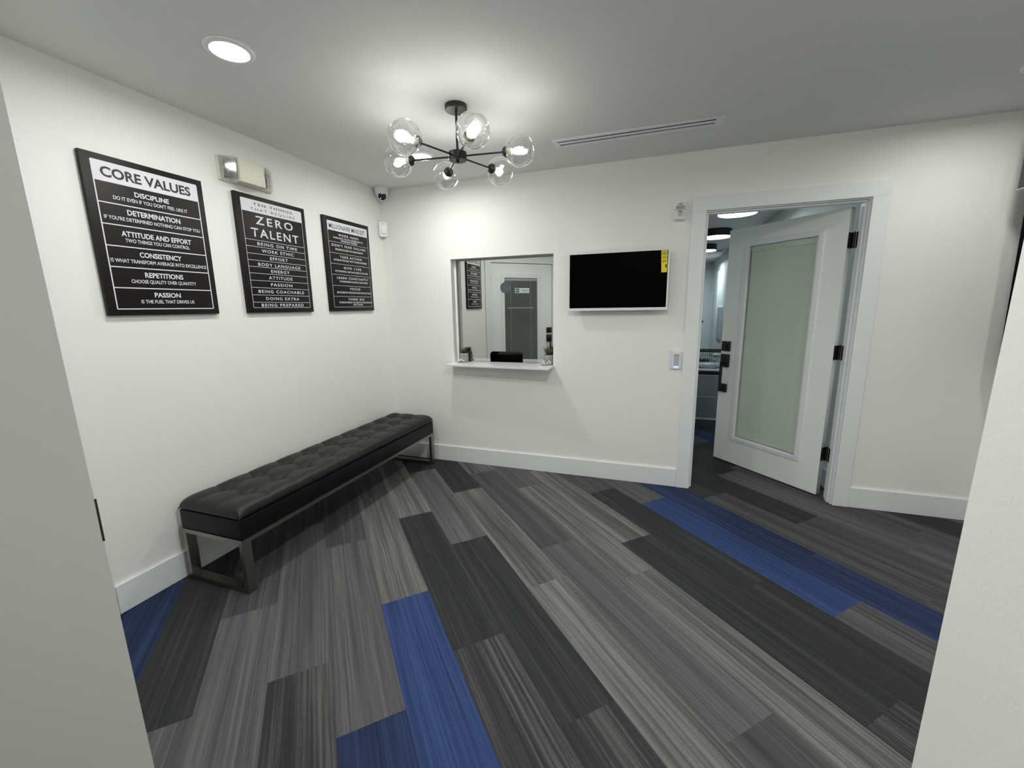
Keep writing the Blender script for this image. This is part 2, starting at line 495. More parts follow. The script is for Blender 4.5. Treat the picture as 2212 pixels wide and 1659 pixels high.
# ------------------------------------------------------------------ carpet planks
PW, PL = 0.2300, 1.240
TH = R(-45.6)
d = Vector((math.cos(TH), math.sin(TH))); n = Vector((-d.y, d.x))
start = {-7: 2.30, -6: 2.42, -5: 1.90, -4: 2.383, -3: 1.487, -2: 2.135, -1: 1.318, 0: 1.788, 1: 1.108, 2: 2.07, 3: 1.266,
         4: 2.239, 5: 1.60, 6: 1.904, 7: 1.58, 8: 2.05, 9: 2.575, 10: 1.80, 11: 2.969, 12: 2.4, 13: 0.35, 14: 1.1}
kind_of = {}
def seg(c, *kinds):            # kinds: segments counted from the joint in `start` (0 = the plank just past it)
    for k, name in kinds: kind_of[(c, k)] = name
seg(-7, (0, 'p_navy'), (-1, 'p_navy'), (1, 'p_midlo'))
seg(-6, (-1, 'p_dark'), (0, 'p_mid'), (-2, 'p_dstreak'))
seg(-5, (-1, 'p_midlo'), (0, 'p_mid'), (-2, 'p_dark'), (1, 'p_mid'))
seg(-4, (-1, 'p_mid'), (0, 'p_dstreak'), (-2, 'p_midlo'))
seg(-3, (0, 'p_mid'), (-1, 'p_midlo'), (1, 'p_navy'))
seg(-2, (-1, 'p_light'), (0, 'p_blue'), (-2, 'p_mid'), (1, 'p_mid'))
seg(-1, (-1, 'p_light'), (0, 'p_dark'), (1, 'p_dstreak'))
seg(0, (-1, 'p_mid'), (0, 'p_dark'), (1, 'p_dstreak'))
seg(1, (-1, 'p_dark'), (0, 'p_light'), (1, 'p_light'), (-2, 'p_mid'))
seg(2, (-2, 'p_light'), (-1, 'p_midlo'), (0, 'p_mid'), (1, 'p_midlo'))
seg(3, (-1, 'p_mid'), (0, 'p_light'), (1, 'p_light'))
seg(4, (-1, 'p_light'), (0, 'p_dark'), (1, 'p_dstreak'), (-2, 'p_mid'))
seg(5, (-1, 'p_midlo'), (0, 'p_dark'), (1, 'p_dark'), (-2, 'p_mid'))
seg(6, (-1, 'p_mid'), (0, 'p_blue'), (1, 'p_midlo'))
seg(7, (0, 'p_navy'), (1, 'p_navy'), (-1, 'p_navy'))
seg(8, (-1, 'p_dark'), (0, 'p_midlo'), (1, 'p_midlo'))
seg(9, (-1, 'p_dark'), (0, 'p_midlo'), (-2, 'p_midlo'))
seg(10, (-1, 'p_dark'), (0, 'p_mid'), (1, 'p_mid'))
seg(11, (-1, 'p_midlo'), (0, 'p_midlo'), (-2, 'p_dark'))
seg(12, (-1, 'p_dark'), (0, 'p_dark'), (-2, 'p_midlo'))
seg(13, (-1, 'p_navy'), (0, 'p_navy'), (1, 'p_midlo'))
seg(14, (-1, 'p_dark'), (0, 'p_midlo'))
CX0, CX1, CY0, CY1 = 0.0, XR, -4.3, 3.2
def clip(poly):
    for ax, lim, s in ((0, CX0, 1), (0, CX1, -1), (1, CY0, 1), (1, CY1, -1)):
        out = []
        for i, p in enumerate(poly):
            q = poly[(i + 1) % len(poly)]
            a, b = (p[ax] - lim) * s, (q[ax] - lim) * s
            if a >= 0: out.append(p)
            if (a > 0 > b) or (a < 0 < b):
                out.append(p + (q - p) * (a / (a - b)))
        poly = out
        if len(poly) < 3: return None
    return poly
rnd = random.Random(11)
count = 0
for c in range(-30, 40):
    base = start.get(c, rnd.uniform(0, PL))
    for k in range(-8, 10):
        u0, u1 = base + k * PL, base + (k + 1) * PL
        v0, v1 = c * PW, (c + 1) * PW
        if c >= 3: v0 += 0.006 * min(1, (c - 2) / 3); v1 += 0.006 * min(1, (c - 2) / 3)
        if 2 == c: v1 += 0.002
        g = 0.00012
        poly = clip([d * a + n * b for a, b in ((u0 + g, v0 + g), (u1 - g, v0 + g), (u1 - g, v1 - g), (u0 + g, v1 - g))])
        if not poly: continue
        A = sum((poly[i].x * poly[(i + 1) % len(poly)].y - poly[(i + 1) % len(poly)].x * poly[i].y) for i in range(len(poly))) / 2
        if abs(A) < 0.002: continue
        ctr = d * ((u0 + u1) / 2) + n * ((v0 + v1) / 2)
        bm = new_bm()
        loc = [((p - ctr).dot(d), (p - ctr).dot(n)) for p in poly]
        ring_mesh(bm, [[(x, y, -0.0085) for x, y in loc], [(x, y, 0) for x, y in loc]])
        kd = kind_of.get((c, k)) or rnd.choice(['p_dark', 'p_mid', 'p_midlo', 'p_light', 'p_dstreak', 'p_mid', 'p_navy'])
        o = obj('plank', bm, M[kd], floor, False)
        o.location = (ctr.x, ctr.y, 0); o.rotation_euler = (0, 0, TH)
        count += 1

# ------------------------------------------------------------------ ticket window (mirrored glass with hole and pass slot)
wm = basis((0, 0.088, 0), (math.cos(R(0.6)), math.sin(R(0.6)), 0), (0, 0, 1), (math.sin(R(0.6)), -math.cos(R(0.6)), 0))
slot = [(1.281, WZ0 + 0.002), (1.281, 0.999)] + [(1.251 + 0.030 * math.cos(R(a)), 0.999 + 0.030 * math.sin(R(a))) for a in (15, 30, 45, 60, 75, 90)] + \
       [(1.007 + 0.030 * math.cos(R(a)), 0.999 + 0.030 * math.sin(R(a))) for a in (90, 105, 120, 135, 150, 165, 180)] + [(0.977, WZ0 + 0.002)]
outl = [(WX0 + 0.001, WZ0 + 0.002), (WX0 + 0.001, WZ1 - 0.001), (WX1 - 0.001, WZ1 - 0.001), (WX1 - 0.001, WZ0 + 0.002)] + slot
me = plate(outl, [circ(1.1295, 1.577, 0.046, 40)], -0.006, 0.0)
win = mobj('window_1', me, M['mirror'], None, False, kind='structure')
win.matrix_world = wm
fr = new_bm()
box(fr, WX0 + 0.0005, WX0 + 0.014, 0.066, 0.089, WZ0 + 0.001, WZ1 - 0.0005); box(fr, WX1 - 0.010, WX1 - 0.0005, 0.066, 0.079, WZ0 + 0.001, WZ1 - 0.0005)
o = obj('window_frame', fr, M['shelf'], None, False); o.parent = win; o.matrix_parent_inverse = wm.inverted()

# shelf through the window
sh = thing('counter_shelf', 'thin white glossy shelf projecting below the mirrored ticket window', 'shelf', (0, 0, 0))
def slab(z0, z1, inset):
    bm = new_bm()
    pts = [(0.655 + inset, -0.146 + inset), (1.580 - inset, -0.184 + inset), (1.580 - inset, -0.001), (WX1 - 0.001, -0.001), (WX1 - 0.001, 0.118), (WX0 + 0.001, 0.118),
           (WX0 + 0.001, -0.001), (0.655 + inset, -0.001)]
    ring_mesh(bm, [[(x, y, z0) for x, y in pts], [(x, y, z1) for x, y in pts]])
    return bm
obj('shelf_top', slab(WZ0 - 0.005, WZ0, 0), M['shelf'], sh, False)
obj('shelf_board', slab(WZ0 - 0.0135, WZ0 - 0.0055, 0.0025), M['shelf'], sh, False)

# ------------------------------------------------------------------ back door (open leaf)
def hardware(leaf, xs, prefix='black'):
    """deadbolt, keypad plate and pull handle; xs = (x0,x1) of the plates, local frame of the leaf"""
    x0, x1 = xs
    o = obj('deadbolt', bbox(x0, x1, 0, 0.018, 1.003, 1.089, 0.003), M['black'], leaf)
    bm = new_bm(); lathe(bm, [(0.0, 0.0), (0.016, 0.0), (0.016, 0.010), (0.0, 0.010)], 20, 'Y'); bmesh.ops.translate(bm, verts=bm.verts, vec=((x0 + x1) / 2, 0.018, 1.046))
    obj('thumb_turn', bm, M['black'], o)
    obj('handle_plate', bbox(x0, x1, 0, 0.020, 0.863, 0.976, 0.003), M['black'], leaf)
    obj('handle_mount', bbox(x0 + 0.004, x1 - 0.004, 0, 0.020, 0.639, 0.712, 0.003), M['black'], leaf)
    xm = (x0 + x1) / 2
    h = new_bm()
    box(h, xm - 0.010, xm + 0.010, 0.045, 0.062, 0.648, 0.905); box(h, xm - 0.010, xm + 0.010, 0.018, 0.062, 0.885, 0.905); box(h, xm - 0.010, xm + 0.010, 0.018, 0.062, 0.655, 0.672)
    bev(h, 0.002, 1)
    obj('pull_handle', h, M['black'], leaf)

def leaf_slab(w0, w1, z0, z1, g, thick=0.045):
    me = plate([(w0, z0), (w1, z0), (w1, z1), (w0, z1)], [[(g[0], g[2]), (g[0], g[3]), (g[1], g[3]), (g[1], g[2])]], -thick, 0)
    me.transform(Matrix(((1, 0, 0, 0), (0, 0, 1, 0), (0, 1, 0, 0), (0, 0, 0, 1))))   # z -> y (front = +y)
    me.flip_normals()
    return me

def moulding(o, i, y0, y1):
    """raised picture-frame moulding between outer rect o and inner rect i, sloping inwards"""
    bm = new_bm()
    def rc(r, y): return [(r[0], y, r[2]), (r[1], y, r[2]), (r[1], y, r[3]), (r[0], y, r[3])]
    def ins(r, q): return (r[0] + q, r[1] - q, r[2] + q, r[3] - q)
    rings = [rc(o, y0), rc(ins(o, 0.002), y1 - 0.003), rc(ins(o, 0.006), y1 - 0.002), rc(ins(i, -0.012), y1), rc(ins(i, -0.003), y1 - 0.002), rc(i, y0 - 0.010)]
    ring_mesh(bm, rings, False, False)
    return bm

def hinge(leaf, x, y, z, s=1):
    h = new_bm()
    tube(h, [(x, y, z - 0.05), (x, y, z + 0.05)], 0.0065, 10)
    box(h, min(x, x + s * 0.03), max(x, x + s * 0.03), y - 0.0070, y - 0.0045, z - 0.05, z + 0.05)
    return h

LEAF = Matrix.Translation((3.538, 0.114, 0)) @ Matrix.Rotation(R(132.8), 4, 'Z')
G = (0.186, 0.705, 0.259, 1.866)
door1 = mobj('door_1', leaf_slab(0.0, 0.900, 0.012, 2.020, (G[0] - 0.01, G[1] + 0.01, G[2] - 0.01, G[3] + 0.01)), M['door'], None, False, kind='structure')
door1.matrix_world = LEAF
obj('glass_moulding', moulding((0.140, 0.754, 0.217, 1.908), G, 0.0, 0.009), M['trim'], door1, False)
b2 = moulding((0.140, 0.754, 0.217, 1.908), G, 0.0, 0.009)
bmesh.ops.transform(b2, matrix=Matrix(((1, 0, 0, 0), (0, -1, 0, -0.045), (0, 0, 1, 0), (0, 0, 0, 1))), verts=b2.verts)
obj('rear_moulding', b2, M['trim'], door1, False)
gp = obj('glass_pane', bbox(G[0] - 0.009, G[1] + 0.009, -0.014, -0.011, G[2] - 0.009, G[3] + 0.009), M['doorglass'], door1, False)
obj('rear_pane', bbox(G[0] - 0.009, G[1] + 0.009, -0.036, -0.033, G[2] - 0.009, G[3] + 0.009), M['doorglass'], door1, False)
sl = new_bm()
z = G[2] + 0.012
while z < G[3] - 0.045:
    box(sl, G[0] + 0.022, G[1] - 0.003, -0.0275, -0.0262, z, z + 0.0118)
    vs_ = sl.verts[:] if False else None
    z += 0.0108
# tip every slat so the edges catch the light
sl.verts.ensure_lookup_table()
for i in range(0, len(sl.verts), 8):
    for v in sl.verts[i:i + 8]:
        if v.index < 0: pass
for i, v in enumerate(sl.verts):
    if (i % 8) >= 4: v.co.y -= 0.0045
obj('blind_slats', sl, M['blind'], door1, False, kind='stuff')
obj('blind_rail', bbox(G[0] + 0.004, G[1] - 0.003, -0.031, -0.0165, G[3] - 0.040, G[3] - 0.004, 0.002), M['blind'], door1)
obj('blind_side_channel', bbox(G[0] + 0.001, G[0] + 0.018, -0.031, -0.0165, G[2] + 0.004, G[3] - 0.042), M['blind'], door1)
obj('blind_bottom_rail', bbox(G[0] + 0.02, G[1] - 0.003, -0.030, -0.018, G[2] + 0.002, G[2] + 0.010), M['blind'], door1)
for xx in (0.29, 0.60):
    obj('ladder_cord', bbox(xx, xx + 0.002, -0.0235, -0.0228, G[2] + 0.01, G[3] - 0.04), M['blind'], door1)
hardware(door1, (0.807, 0.886))
for zz in (1.812, 1.064, 0.324):
    h = new_bm()
    tube(h, [(-0.0112, -0.0475, zz - 0.05), (-0.0112, -0.0475, zz + 0.05)], 0.0088, 12)
    box(h, -0.0035, -0.0005, -0.044, -0.002, zz - 0.05, zz + 0.05)
    tube(h, [(-0.0112, -0.0475, zz + 0.05), (-0.0112, -0.0475, zz + 0.056)], 0.005, 8)
    hg = obj('hinge', h, M['bronze'], door1)
    # frame leaf of the hinge, on the jamb face
    h = new_bm(); box(h, 3.5850, 3.5882, 0.074, 0.119, zz - 0.05, zz + 0.05)
    ob = obj('hinge_plate', h, M['bronze'], t1, False)

# ------------------------------------------------------------------ entrance door (closed, seen in the mirror)
EG = (0.318, 0.872, 0.25, 1.848)
door2 = mobj('door_2', leaf_slab(0.0995, 1.1325, 0.012, 2.062, (EG[0] - 0.01, EG[1] + 0.01, EG[2] - 0.01, EG[3] + 0.01)), M['door'], None, False, kind='structure')
door2.matrix_world = ENT @ Matrix.Translation((0, -0.003, 0))
obj('glass_moulding', moulding((0.258, 0.948, 0.20, 1.922), EG, 0.0, 0.010), M['trim'], door2, False)
obj('glass_pane', bbox(EG[0] - 0.009, EG[1] + 0.009, -0.034, -0.012, EG[2] - 0.009, EG[3] + 0.009), M['darkglass'], door2, False)
for xx in (0.422, 0.762):
    obj('ladder_cord', bbox(xx, xx + 0.003, -0.0118, -0.0108, EG[2] + 0.01, EG[3] - 0.002), M['cord'], door2)
obj('blind_rail', bbox(EG[0] + 0.05, EG[1] - 0.05, -0.0118, -0.0095, 1.396, 1.408), M['cord'], door2)
obj('blind_head_rail', bbox(EG[0] + 0.001, EG[1] - 0.001, -0.0118, -0.0095, EG[3] - 0.035, EG[3] - 0.001), M['cord'], door2)
hardware(door2, (1.036, 1.120))
for zz in (1.823, 1.080, 0.35):
    h = new_bm()
    tube(h, [(0.0978, 0.0035, zz - 0.055), (0.0978, 0.0035, zz + 0.055)], 0.0065, 10)
    obj('hinge', h, M['bronze'], door2)
sg = thing('door_sign', 'small white sign with green square on the glass of the entrance door', 'sign', ENT @ Matrix.Translation((0, -0.0148, 0)))
obj('sign_plate', bbox(0.495, 0.739, 0.0005, 0.004, 1.626, 1.702, 0.001, 1), M['white'], sg)
obj('green_square', bbox(0.505, 0.565, 0.0041, 0.0046, 1.634, 1.694), M['green'], sg)
for a in ((0.605, 0.720, 1.672, 1.679), (0.592, 0.726, 1.659, 1.666), (0.635, 0.692, 1.645, 1.652)):
    obj('print_line', bbox(a[0], a[1], 0.0041, 0.0045, a[2], a[3]), M['grey_print'], sg)
obj('print_line', bbox(0.512, 0.557, 0.00465, 0.0049, 1.659, 1.668), M['white'], sg)

# ------------------------------------------------------------------ posters
def poster(y0, zt, label, w, h, frame_w, rows, header, lines, thin):
    t = thing('poster', label, 'poster', ON_LEFT(0.0008, y0, zt), 'motivational canvas boards on the left wall')
    obj('canvas', bbox(0, w, -h, 0, 0, 0.0197, 0.0012, 2), M['canvas'], t)
    Z = 0.0199
    x0, x1, y1, y2, hb = frame_w
    # white border: ring plus row rules
    me = plate(rrect(x0, x1, -y2, -y1, 0.006), [[(x0 + thin, -hb), (x1 - thin, -hb), (x1 - thin, -y2 + thin), (x0 + thin, -y2 + thin)]], Z - 0.0003, Z)
    mobj('white_frame', me, M['print_white'], t, False)
    for r in rows:
        obj('row_rule', bbox(x0 + thin * 0.5, x1 - thin * 0.5, -r - thin * 0.5, -r + thin * 0.5, Z - 0.0003, Z + 0.00005), M['print_white'], t, False)
    for body, a, b, yc, hh, bold, sp in header:
        mobj('heading', text_mesh(body, a, b, -yc, hh, bold, sp, Z + 0.0003), M['print_black'], t, False)
    for body, a, b, yc, hh, bold, sp in lines:
        mobj('text_line', text_mesh(body, a, b, -yc, hh, bold, sp, Z + 0.0003), M['print_white'], t, False)
    return t

B, S_ = 0.026, 0.014
poster(-2.1158, 2.1027, 'largest poster, CORE VALUES, nearest the camera on the left wall', 0.5101, 0.7015,
       (0.035, 0.482, 0.027, 0.674, 0.1125), [0.202, 0.294, 0.3875, 0.481, 0.5745],
       [('CORE VALUES', 0.065, 0.445, 0.0695, 0.043, 0.03, 1.0)],
       [('DISCIPLINE', 0.184, 0.332, 0.1430, 0.0215, B, 1.0), ("DO IT EVEN IF YOU DON'T FEEL LIKE IT", 0.097, 0.415, 0.1735, 0.0165, S_, 1.0),
        ('DETERMINATION', 0.142, 0.372, 0.2305, 0.0235, B, 1.0), ("IF YOU'RE DETERMINED NOTHING CAN STOP YOU", 0.050, 0.466, 0.2630, 0.0165, S_, 1.0),
        ('ATTITUDE AND EFFORT', 0.104, 0.411, 0.3285, 0.0235, B, 1.0), ('TWO THINGS YOU CAN CONTROL', 0.116, 0.399, 0.3580, 0.0165, S_, 1.0),
        ('CONSISTENCY', 0.163, 0.350, 0.4175, 0.0235, B, 1.0), ('IS WHAT TRANSFORM AVERAGE INTO EXCELLENCE', 0.045, 0.472, 0.4510, 0.0165, S_, 1.0),
        ('REPETITIONS', 0.171, 0.344, 0.5110, 0.0235, B, 1.0), ('CHOOSE QUALITY OVER QUANTITY', 0.111, 0.405, 0.5425, 0.0165, S_, 1.0),
        ('PASSION', 0.198, 0.318, 0.6045, 0.0225, B, 1.0), ('IS THE FUEL THAT DRIVES US', 0.137, 0.381, 0.6370, 0.0165, S_, 1.0)], 0.0048)
T = 0.016
poster(-1.4249, 2.1030, 'middle poster, TEN THINGS THAT REQUIRE ZERO TALENT, on the left wall', 0.5144, 0.7010,
       (0.038, 0.486, 0.026, 0.671, 0.0985), [0.261, 0.3005, 0.343, 0.382, 0.421, 0.460, 0.5035, 0.547, 0.5915, 0.636],
       [('TEN THINGS', 0.120, 0.409, 0.0485, 0.0155, 0.016, 1.35), ('THAT REQUIRE', 0.097, 0.428, 0.0790, 0.0155, 0.0, 1.35)],
       [('ZERO', 0.123, 0.402, 0.1400, 0.048, 0.014, 1.35), ('TALENT', 0.084, 0.440, 0.2155, 0.050, 0.014, 1.25),
        ('BEING ON TIME', 0.117, 0.419, 0.2810, 0.0185, T, 1.25), ('WORK ETHIC', 0.142, 0.386, 0.3210, 0.0185, T, 1.25),
        ('EFFORT', 0.196, 0.332, 0.3625, 0.0185, T, 1.25), ('BODY LANGUAGE', 0.105, 0.430, 0.4040, 0.0185, T, 1.25),
        ('ENERGY', 0.193, 0.336, 0.4410, 0.0185, T, 1.25), ('ATTITUDE', 0.171, 0.354, 0.4820, 0.0185, T, 1.25),
        ('PASSION', 0.180, 0.346, 0.5250, 0.0185, T, 1.25), ('BEING COACHABLE', 0.085, 0.440, 0.5690, 0.0185, T, 1.25),
        ('DOING EXTRA', 0.133, 0.392, 0.6130, 0.0185, T, 1.25), ('BEING PREPARED', 0.095, 0.426, 0.6540, 0.0185, T, 1.25)], 0.0024)
poster(-0.7392, 2.1036, 'poster nearest the corner, MILLIONAIRE MINDSET, on the left wall', 0.5153, 0.7002,
       (0.039, 0.492, 0.030, 0.670, 0.0975), [0.180, 0.2615, 0.341, 0.421, 0.505, 0.5865],
       [('MILLIONAIRE MINDSET', 0.056, 0.462, 0.0660, 0.034, 0.006, 1.02)],
       [('WORK HARD', 0.148, 0.378, 0.1230, 0.0170, 0.02, 1.3), ('WORK UNTIL YOU NO LONGER HAVE TO', 0.090, 0.430, 0.1470, 0.0130, 0.016, 0.95), ('INTRODUCE YOURSELF', 0.171, 0.360, 0.1650, 0.0130, 0.016, 0.95),
        ("DON'T FEAR FAILURE", 0.068, 0.456, 0.2030, 0.0170, 0.02, 1.3), ('FAILURE SUCCESS YOU LEARN FROM IT', 0.103, 0.425, 0.2320, 0.0130, 0.016, 0.95),
        ('TAKE ACTION', 0.145, 0.398, 0.2850, 0.0170, 0.02, 1.3), ('ACTION IS THE ONLY WAY TO MAKE PROGRESS', 0.074, 0.460, 0.3110, 0.0130, 0.016, 0.95),
        ('GIVE 110%', 0.178, 0.384, 0.3660, 0.0170, 0.02, 1.3), ("IT'S THE EXTRA 110% THAT LEADS TO SUCCESS", 0.082, 0.464, 0.3950, 0.0130, 0.016, 0.95),
        ('LEARN CONSTANTLY', 0.092, 0.466, 0.4450, 0.0170, 0.02, 1.3), ('TO EARN MORE YOU MUST LEARN MORE', 0.118, 0.452, 0.4720, 0.0130, 0.016, 0.95),
        ('FOCUS', 0.232, 0.352, 0.5260, 0.0170, 0.02, 1.3), ('BE FOCUSED ON YOUR GOALS AND WORK ON IT DAILY', 0.082, 0.490, 0.5560, 0.0130, 0.016, 0.95),
        ('THINK BIG', 0.200, 0.392, 0.6080, 0.0170, 0.02, 1.3), ('TO BE SUCCESSFUL YOU MUST ACT BIG,THINK BIG', 0.094, 0.492, 0.6330, 0.0130, 0.016, 0.95), ('AND TALK BIG', 0.252, 0.368, 0.6510, 0.0130, 0.016, 0.95)], 0.0022)

# ------------------------------------------------------------------ bench
bench = thing('bench', 'long black tufted leather bench with steel legs along the left wall', 'bench', (0, 0, 0))
BX0, BX1, BY0, BY1 = 0.047, 0.482, -1.993, -0.105
seams = [-1.81 + 0.1940 * k for k in range(9)]
rowx = (0.165, 0.318)
def seat_height(x, y):
    ex = min(x - BX0, BX1 - x); ey = min(y - BY0, BY1 - y)
    def edge(e, r): return 0.0 if e >= r else (1 - math.sqrt(max(0, 1 - (1 - e / r) ** 2)))
    h = 0.458 - 0.034 * edge(ex, 0.045) - 0.030 * edge(ey, 0.060)
    k = 1 if (ex > 0.004 and ey > 0.004) else 0
    dep = 0.0
    fx = min(1, max(0, ex / 0.09)); fy = min(1, max(0, ey / 0.10))
    for sx in rowx:
        for sy in seams:
            r2 = ((x - sx) / 0.042) ** 2 + ((y - sy) / 0.048) ** 2
            if r2 < 9: dep = max(dep, 0.026 * math.exp(-r2)) if False else dep + 0.022 * math.exp(-r2)
    cr = 0.0
    for sy in seams:
        a = abs(y - sy); cr = max(cr, 0.0045 * math.exp(-(a / 0.013) ** 2) * (0.35 + 0.65 * fx))
    for sx in rowx:
        a = abs(x - sx); cr = max(cr, 0.0045 * math.exp(-(a / 0.013) ** 2) * fy)
    # soft crown inside every pillow
    xs = sorted([BX0, *rowx, BX1]); ys = sorted([BY0, *seams, BY1])
    cx = next((i for i in range(3) if x <= xs[i + 1] + 1e-9), 2); cy = next((i for i in range(10) if y <= ys[i + 1] + 1e-9), 9)
    a = (x - xs[cx]) / (xs[cx + 1] - xs[cx]); b = (y - ys[cy]) / (ys[cy + 1] - ys[cy])
    crown = 0.010 * (math.sin(math.pi * min(1, max(0, a))) * math.sin(math.pi * min(1, max(0, b)))) ** 0.6 * min(1, fx * 1.5) 
    return h - (dep + cr) * k + crown
bm = new_bm()
NX, NY = 58, 250
grid = [[bm.verts.new((BX0 + (BX1 - BX0) * i / NX, BY0 + (BY1 - BY0) * j / NY, 0)) for j in range(NY + 1)] for i in range(NX + 1)]
for col in grid:
    for v in col: v.co.z = seat_height(v.co.x, v.co.y)
for i in range(NX):
    for j in range(NY): bm.faces.new((grid[i][j], grid[i + 1][j], grid[i + 1][j + 1], grid[i][j + 1]))
loop = [grid[i][0] for i in range(NX + 1)] + [grid[NX][j] for j in range(1, NY + 1)] + [grid[i][NY] for i in range(NX - 1, -1, -1)] + [grid[0][j] for j in range(NY - 1, 0, -1)]
def drop(prev, z, q):
    cx, cy = (BX0 + BX1) / 2, (BY0 + BY1) / 2
    out = []
    for v in prev:
        x = v.co.x + (q if v.co.x < BX0 + 0.01 else (-q if v.co.x > BX1 - 0.01 else 0)); y = v.co.y + (q if v.co.y < BY0 + 0.01 else (-q if v.co.y > BY1 - 0.01 else 0))
        out.append(bm.verts.new((x, y, z)))
    for k in range(len(prev)):
        m_ = (k + 1) % len(prev); bm.faces.new((prev[m_], prev[k], out[k], out[m_]))
    return out
l2 = drop(loop, 0.4095, 0.0); l3 = drop(l2, 0.4065, 0.004); l4 = drop(l3, 0.4050, 0.014); l3 = drop(l4, 0.3997, 0.0)
bm.faces.new(list(reversed(l3)))
seat = obj('seat_cushion', bm, M['leather'], bench, angle=60)
obj('apron', bbox(BX0 + 0.002, BX1 - 0.002, BY0 + 0.002, BY1 - 0.002, 0.2955, 0.3995, 0.006, 3), M['leather_shaded'], bench)
fr = new_bm()
box(fr, BX1 - 0.028, BX1 - 0.001, BY0, BY1, 0.272, 0.295); box(fr, BX0 + 0.001, BX0 + 0.028, BY0, BY1, 0.272, 0.295)
box(fr, BX0 + 0.028, BX1 - 0.028, BY0, BY0 + 0.048, 0.272, 0.295); box(fr, BX0 + 0.028, BX1 - 0.028, BY1 - 0.048, BY1, 0.272, 0.295)
obj('frame', fr, M['steel'], bench, False)
for ya, yb in ((BY0, BY0 + 0.048), (BY1 - 0.048, BY1)):
    lg = new_bm()
    box(lg, BX1 - 0.027, BX1 - 0.002, ya + 0.0005, yb - 0.0005, 0.004, 0.2718); box(lg, BX0 + 0.002, BX0 + 0.027, ya + 0.0005, yb - 0.0005, 0.004, 0.2718)
    box(lg, BX0 + 0.027, BX1 - 0.027, ya + 0.0005, yb - 0.0005, 0.004, 0.027)
    L_ = obj('leg', lg, M['steel'], bench, False)
    for fx in (BX0 + 0.0145, BX1 - 0.0145):
        g_ = new_bm(); lathe(g_, [(0.009, 0.0), (0.009, 0.0045)], 14, cap0=True, cap1=True); bmesh.ops.translate(g_, verts=g_.verts, vec=(fx, (ya + yb) / 2, 0))
        obj('foot_glide', g_, M['white'], L_)

# ------------------------------------------------------------------ chandelier
CH = Vector((1.337, -1.172, 0))
ch = thing('chandelier', 'black six-arm chandelier with clear dimpled glass globes', 'chandelier', (CH.x, CH.y, H))
hz = 2.197 - H
bm = new_bm(); lathe(bm, [(0.0575, -0.0005), (0.0575, -0.022), (0.055, -0.025)], 40, cap0=True, cap1=True); obj('canopy', bm, M['black_metal'], ch)
bm = new_bm(); tube(bm, [(0, 0, -0.025), (0, 0, hz + 0.02)], 0.0065, 14); obj('stem', bm, M['black_metal'], ch)
bm = new_bm(); lathe(bm, [(0.044, hz + 0.021), (0.0475, hz + 0.019), (0.0475, hz - 0.019), (0.045, hz - 0.021)], 40, cap0=True, cap1=True); hub = obj('hub', bm, M['black_metal'], ch)
bm = new_bm(); tube(bm, [(0, 0, hz - 0.021), (0, 0, hz - 0.031)], 0.0075, 12); obj('finial', bm, M['black_metal'], hub)
def dimple(seed):
    rr = random.Random(seed)
    dirs = [Vector((rr.uniform(-1, 1), rr.uniform(-1, 1), rr.uniform(-1, 1))).normalized() for _ in range(9)]
    ctr = Vector((0.336, 0, 0))
    def w(p):
        q = p - ctr
        if q.length < 1e-6: return p
        u = q.normalized(); s = 0
        for dd in dirs: s += math.exp(-((u - dd).length / 0.38) ** 2)
        return ctr + q * (1 - 0.035 * s) if p.x > 0.28 else p
    return w
